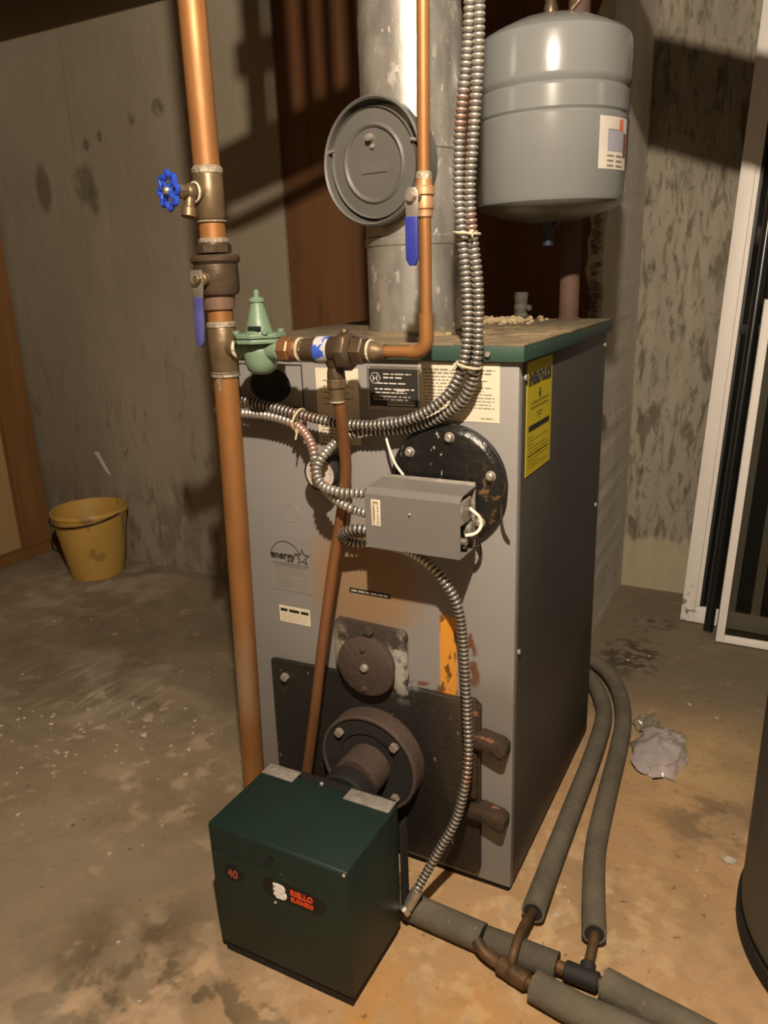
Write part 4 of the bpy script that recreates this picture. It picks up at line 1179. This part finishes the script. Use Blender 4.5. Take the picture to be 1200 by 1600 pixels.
patch('grey_panel', -30, -10, 1.297, 1.330, Mat('lilac_print', lin(.28, .28, .34), rough=.6))
patch('panel_rule', -30, -10, 1.330, 1.332, faint_ink)
patch('red_flash', -17, -11, 1.331, 1.349, Mat('red_orange_print', lin(.55, .14, .07), rough=.6))
patch('red_stripe', -10, -5, 1.289, 1.328, Mat('dark_red_print', lin(.20, .05, .04), rough=.6))
for i in range(3):
    patch('small_print', -30, -23, 1.272 + i * .008, 1.275 + i * .008, faint_ink)
    patch('small_print', -20, -11, 1.272 + i * .008, 1.275 + i * .008, faint_ink)
wire('loose_wire', [(.01, .46, 1.945), (.008, .455, 1.75), (-.004, .385, 1.58), (-.014, .355, 1.54), (-.035, .35, 1.517)], .0035, brass_m, 'bare copper wire curling down onto the top of the expansion tank')

# ------------------------------------------------------------------ overhead pipework (casts the shadows on the walls)
vc = thing('water_heater', (.675, .16, 0), 'tall charcoal cylindrical water heater cut off by the right edge', 'water heater')
HC = V((.675, .16, 0))
MB().lathe([(0, .0), (.300, .0), (.304, .004), (.304, .030), (.299, .034)], HC, n=96).build('base_ring', base_m, vc)
MB().lathe([(.294, .030), (.298, .036), (.2985, .05), (.2960, .4), (.2940, 1.25), (.290, 1.27), (.28, 1.285), (0, 1.30)], HC, n=96).build('jacket', heater_m, vc)
MB().lathe([(.0, 1.295), (.12, 1.30), (.10, 1.34), (.075, 1.36), (.075, 1.37)], HC, n=40).build('draught_hood', galv_m, vc)
vt = thing('vent_pipe', (.675, .16, 1.36), 'galvanised vent pipe sloping overhead from the water heater to the wall', 'flue')
vp = [(.675, .16, 1.365), (.675, .16, 1.46), (.64, .19, 1.52), (.5, .31, 1.600), (.227, .35, 1.697), (.09, .345, 1.747), (-.02, .32, 1.79), (-.19, .25, 1.845)]
MB().tube(spline(vp[:4], .02) + spline(vp[3:], .05)[1:], .077, 36).build('vent_length', galv_m, vt)
mf = thing('shadow_pipes', (-.35, 0, 1.70), 'unseen pipes added under the joists to cast the wall shadows', 'pipe')  # unseen pipes, made up so their shadows fall on wall and panel
MB().tube([(-.505, 0, 1.660), (-.257, 0, 1.724), (-.14, 0, 1.755)], .045, 24).build('shadow_main', soot_m, mf)
MB().tube(spline([(-.50, 0, 1.66), (-.515, 0, 1.60), (-.49, 0, 1.588), (-.308, 0, 1.645), (-.20, 0, 1.69), (-.18, 0, 1.735)], .02), .013, 14).build('shadow_loop', copper_m, mf)
for x, rr in ((-.423, .018), (-.376, .016), (-.328, .010), (-.292, .010), (-.250, .012)):
    MB().tube([(x, 0, 1.700), (x, 0, 1.946)], rr, 12).build('branch', copper_m, mf)  # added uprights for the striped shadows at the panel top
MB().box((-.44, -.030, 1.800), (-.395, .030, 1.85), .004).build('shadow_block', bronze_dk, mf)

# ------------------------------------------------------------------ bucket
BK = V((-2.035, .895, 0))
bk = thing('bucket', tuple(BK), 'old yellow plastic bucket with a black wire handle by the back wall', 'bucket')
MB().lathe([(0, .010), (.096, .010), (.139, .272), (.143, .272), (.1455, .268), (.1455, .256), (.1405, .254), (.102, .006), (.099, .0), (0, .0)], BK, n=56).build('pail', bucket_m, bk)
h = []
for i in range(21):
    a = math.radians(160 + 205 * i / 20)
    h.append(BK + V((.149 * math.cos(a), .149 * math.sin(a), .262 - .030 * math.sin(math.pi * i / 20))))
MB().tube(h, .0032, 8).build('handle', handle_m, bk)
for i in (0, 20):
    MB().cyl(h[i], h[i] + (BK + V((0, 0, h[i].z)) - h[i]).normalized() * .012, .008, n=10).build('handle_ear', bucket_m, bk)

# a strip of torn white paper tape stuck to the wall
o = MB().prism([(-2.135, .452), (-2.112, .456), (-2.105, .440), (-2.085, .405), (-2.060, .362), (-2.078, .370), (-2.105, .405), (-2.122, .432)], (0, YB - .002, 0), FX, UZ, (0, .002, 0)).build('torn_paper', pale_m, None, smooth=0, at=(-2.1, YB - .002, .4))
tag(o, 'torn strip of white paper stuck on the concrete wall above the bucket', 'paper')

# ------------------------------------------------------------------ window sash and screen leaning on the far wall
def leaning(name, label, P0, e, s, w_, h_, stile, th, mat, rebate, cat):
    e, s = V(e).normalized(), V(s).normalized()
    nrm = s.cross(e).normalized()           # towards the viewer is -y
    if nrm.y > 0:
        nrm = -nrm
    P0 = V(P0)
    root = thing(name, tuple(P0), label, cat)
    def bar(nm, a, b, c, d2, off, t, m_, bev=.0015):
        MB().obox(P0 + e * a + s * b + nrm * off, e * (c - a), s * (d2 - b), nrm * t, bev).build(nm, m_, root)
    bar('stile', 0, 0, stile, h_, 0, th, mat)
    bar('stile', w_ - stile, 0, w_, h_, 0, th, mat)
    bar('rail', stile, 0, w_ - stile, stile, 0, th, mat)
    bar('rail', stile, h_ - stile, w_ - stile, h_, 0, th, mat)
    if rebate:
        r_ = rebate
        for nm, a, b, c, d2 in (('glazing_bead', stile, stile, stile + r_, h_ - stile), ('glazing_bead', w_ - stile - r_, stile, w_ - stile, h_ - stile), ('glazing_bead', stile + r_, stile, w_ - stile - r_, stile + r_)):
            bar(nm, a, b, c, d2, th * .15, th * .55, gasket_m if nm == 'gasket' else mat, .001)
        bar('gasket', stile + r_, stile + r_, stile + r_ + .004, h_ - stile, th * .2, th * .5, gasket_m, 0)
    return root, bar
sash, bar = leaning('window_sash', 'tall white vinyl window sash leaning on the far wall at right', (.119, 1.365, .002), (1, -.05, 0), (.055, .185, 1.731), .78, 1.86, .040, .030, white_paint, .0, 'window')
bar('inner_bead', .040, .040, .052, 1.82, .004, .018, white_paint, .001)
bar('inner_bead', .052, .040, .74, .052, .004, .018, white_paint, .001)
bar('gasket', .052, .052, .060, 1.82, .004, .014, gasket_m, 0)
bar('pane', .058, .050, .742, 1.82, .008, .004, dark_pane, 0)
bar('meeting_rail', .058, .90, .742, .93, .002, .022, gasket_m, .001)
for a in (.13, .20):
    bar('muntin', a, .052, a + .026, 1.82, .0125, .004, Mat('grey_muntin', lin(.62, .57, .52), rough=.6), .001)
scr, bar = leaning('storm_window', 'shorter white framed storm window leaning in front of the tall sash', (.234, 1.236, .002), (1, .0, 0), (.029, .161, .993), .60, 1.01, .0235, .016, white_paint, .0, 'window')
bar('pane', .0235, .0235, .5765, .9865, .005, .003, clear_pane, 0)
bar('gasket', -.0025, 0, 0, 1.012, .001, .012, gasket_m, 0)
bar('gasket', -.0025, 1.0105, .60, 1.013, .001, .012, gasket_m, 0)
rd = thing('curtain_rod', (.207, 1.285, 0), 'black metal rod leaning between the two white window frames', 'rod')
ra, rb = V((.2070, 1.288, .006)), V((.252, 1.462, 1.32))
MB().tube([ra, rb], .0145, 16).build('tube', rod_m, rd)
MB().sphere(ra + V((0, 0, .004)), .0120).build('end_cap', steel_m, rd, label='bright steel end cap')
MB().cyl(rb, rb + (rb - ra).normalized() * .01, .0148, n=16).build('end_cap', steel_m, rd, label='bright steel end cap')

# ------------------------------------------------------------------ heating pipes and foam sleeves on the floor
def sleeve(name, pts, r, label, bore=.0135, mat=None):
    P = spline(pts, .012)
    t = thing(name, tuple(P[0]), label, 'pipe insulation', 'foam pipe sleeves on the floor')
    MB().tube(P, r, 22).build('foam', mat or foam_m, t, smooth=60)
    for k, (a, b) in enumerate(((P[0], P[1]), (P[-1], P[-2]))):
        d_ = (a - b).normalized()
        MB().lathe([(0, .0006), (bore, .0006), (bore + .002, .0010), (r * .8, .0004)], a, d_, 20).build('sleeve_end', foam_in, t)
    return t
SR = .0245
sleeve('pipe_sleeve', [(-.32, -.112, SR), (-.20, -.122, SR), (-.125, -.129, SR), (-.002, -.136, SR)], SR, 'pale grey foam sleeve coming out from behind the burner, nearest the boiler corner')
sleeve('pipe_sleeve', [(.003, -.134, .0225), (.060, -.134, .0225), (.125, -.134, .0225)], .0222, 'short darker foam sleeve behind the rusty tee, under the copper stub', mat=foam_dk)
sleeve('pipe_sleeve', [(.103, -.186, SR), (.171, -.197, SR), (.256, -.200, SR), (.42, -.21, SR)], SR, 'grey foam sleeve on the floor at the bottom edge, nearest the viewer')
sleeve('pipe_sleeve', [(.200, -.134, SR), (.26, -.145, SR), (.34, -.158, SR), (.48, -.185, SR)], SR, 'grey foam sleeve running right from the tee below the right-hand bent sleeve')
AT = [(-.10, .84, .03), (-.050, .81, .026), (-.006, .740, .0205), (.028, .640, .0205), (.042, .47, .0205), (.047, .28, .0205), (.052, .09, .0205), (.060, -.055, .034)]
BT = [(-.06, .90, .03), (-.012, .86, .026), (.040, .770, .0205), (.076, .64, .0205), (.091, .50, .0205), (.103, .33, .0205), (.118, .165, SR), (.143, .04, SR), (.166, -.055, .034)]
sleeve('pipe_sleeve', AT, .0205, 'bent grey foam sleeve running beside the boiler, the left of two', .0105)
sleeve('pipe_sleeve', BT, .0205, 'bent grey foam sleeve running beside the boiler, the right of two', .0105)
t1_ = thing('copper_tee', (.05, -.155, .022), 'dirty copper tee and pipe stub joining the left bent sleeve to the floor run', 'fitting')
dirty_cu = Mat('dirty_copper', lin(.055, .038, .022), lin(.15, .08, .03), 34, rough=.6, metal=.3, bump=.4)
MB().tube(spline([(-.006, -.153, .034), (.010, -.163, .027), (.035, -.169, .022), (.062, -.175, .0215), (.106, -.188, .0235)], .01), .0098, 14).build('run', dirty_cu, t1_)
MB().cyl((.040, -.170, .0215), (.092, -.183, .0225), .0145, n=18).sphere((.066, -.176, .022), .0160).build('tee_body', dirty_cu, t1_)
MB().tube(spline([(.062, -.174, .028), (.061, -.165, .046), (.060, -.135, .055), (.060, -.095, .050), (.060, -.050, .034)], .01), .0075, 12).build('branch', dirty_cu, t1_)
t2_ = thing('copper_tee', (.17, -.13, .022), 'dirty copper tee and pipe stub joining the right bent sleeve to the floor run', 'fitting')
MB().tube([(.120, -.135, SR), (.165, -.135, .022), (.205, -.136, SR)], .0105, 14).build('run', dirty_cu, t2_)
MB().cyl((.138, -.135, .0235), (.192, -.136, .0235), .0152, n=18).cyl((.172, -.136, .022), (.170, -.112, .030), .0125, n=16).build('tee_body', soot_m, t2_)
MB().tube([(.171, -.130, .026), (.170, -.10, .034), (.1665, -.052, .034)], .0080, 12).build('branch', dirty_cu, t2_)

# ------------------------------------------------------------------ litter on the floor
bm = bmesh.new()
bmesh.ops.create_icosphere(bm, subdivisions=4, radius=1)
rn = random.Random(11)
from mathutils import noise as mnoise
for v in bm.verts:
    q = v.co.copy()
    f = 1 + .25 * mnoise.noise(q * 1.5) + .36 * abs(mnoise.noise(q * 2.6 + V((3, 1, 0)))) + .05 * abs(mnoise.noise(q * 7))
    q *= f
    v.co = V((q.x * .056, q.y * .085, max(-.0002, q.z * .030 + .004)))
b = MB()
b.merge(bm)
for v in b.bm.verts:
    v.co += V((.180, .560, .0004))
o = b.build('crumpled_bag', plastic_m, None, smooth=60, at=(.165, .56, 0))
tag(o, 'crumpled cloudy plastic bag lying on the floor right of the bent sleeves', 'bag')
bm = bmesh.new()
bmesh.ops.create_icosphere(bm, subdivisions=3, radius=1)
for v in bm.verts:
    q = v.co.copy()
    f = 1 + .5 * mnoise.noise(q * 3.1 + V((5, 1, 2))) + .25 * mnoise.noise(q * 8)
    q *= f
    v.co = V((q.x * .028, q.y * .045, max(0, q.z * .015 + .006)))
b = MB()
b.merge(bm)
for v in b.bm.verts:
    v.co += V((.130, .668, 0))
o = b.build('foil_scrap', Mat('crumpled_foil', lin(.6, .55, .45), lin(.35, .3, .22), 60, rough=.3, metal=.6), None, smooth=0, at=(.122, .665, 0))
tag(o, 'crumpled silver foil scrap beside the plastic bag on the floor', 'foil')

def chunk(x, y, r, seed, mat, name, sz=(1, 1, .6)):
    rr = random.Random(seed)
    t = bmesh.new()
    bmesh.ops.create_icosphere(t, subdivisions=1, radius=r)
    for v in t.verts:
        v.co = V((v.co.x * sz[0] * rr.uniform(.7, 1.3), v.co.y * sz[1] * rr.uniform(.7, 1.3), max(0, v.co.z * sz[2] * rr.uniform(.6, 1.1) + r * .3)))
    b_ = MB()
    b_.merge(t)
    for v in b_.bm.verts:
        v.co += V((x, y, 0))
    return b_.build(name, mat, None, smooth=0, at=(x, y, 0))
tag(chunk(.349, .262, .0135, 5, stone_m, 'plaster_lump'), 'largest white plaster lump on the floor near the charcoal water heater', 'rubble')
tag(chunk(-1.008, .099, .012, 8, stone_m, 'plaster_lump'), 'white plaster lump on the floor left of the copper riser, larger than its neighbours', 'rubble')
rn = random.Random(21)
spots = [(-1.274, .034), (-1.376, .011), (-1.805, .49), (-1.70, .553), (-1.532, .497), (-.998, .243), (-1.150, .202), (-1.038, .13), (-.935, .207), (-1.108, .812), (-.969, .05), (-1.001, -.268), (-1.04, -.25), (-1.30, .06), (-1.22, -.02), (-1.18, .05), (-1.42, .05), (-1.35, -.06), (-1.12, -.05), (-1.08, -.12), (-.90, .16), (-.86, .10), (-.80, .02), (-1.55, .62), (-2.0, .70), (-1.8, .78), (.319, .150), (.30, .21), (.082, .705), (.21, .82), (.28, .78), (.06, .96), (.02, 1.0), (.07, 1.05), (.09, -.01), (.10, .03), (.085, .06), (-.46, -.47), (-.58, -.40), (-.36, -.52), (-.05, -.45), (-.72, -.2)]
for i in range(46):
    spots.append((rn.gauss(-1.18, .16), rn.gauss(.02, .10)))
for i in range(14):
    spots.append((rn.uniform(-1.6, -.6), rn.uniform(-.3, .7)))
for i, (x, y) in enumerate(spots):
    o = chunk(x, y, rn.uniform(.0022, .0058) if i > 41 else rn.uniform(.003, .0068), 100 + i, stone_m, 'plaster_flake', (1, 1, .5))
    tag(o, 'tiny pale plaster flake scattered on the concrete floor', 'rubble', 'plaster flakes on the floor')
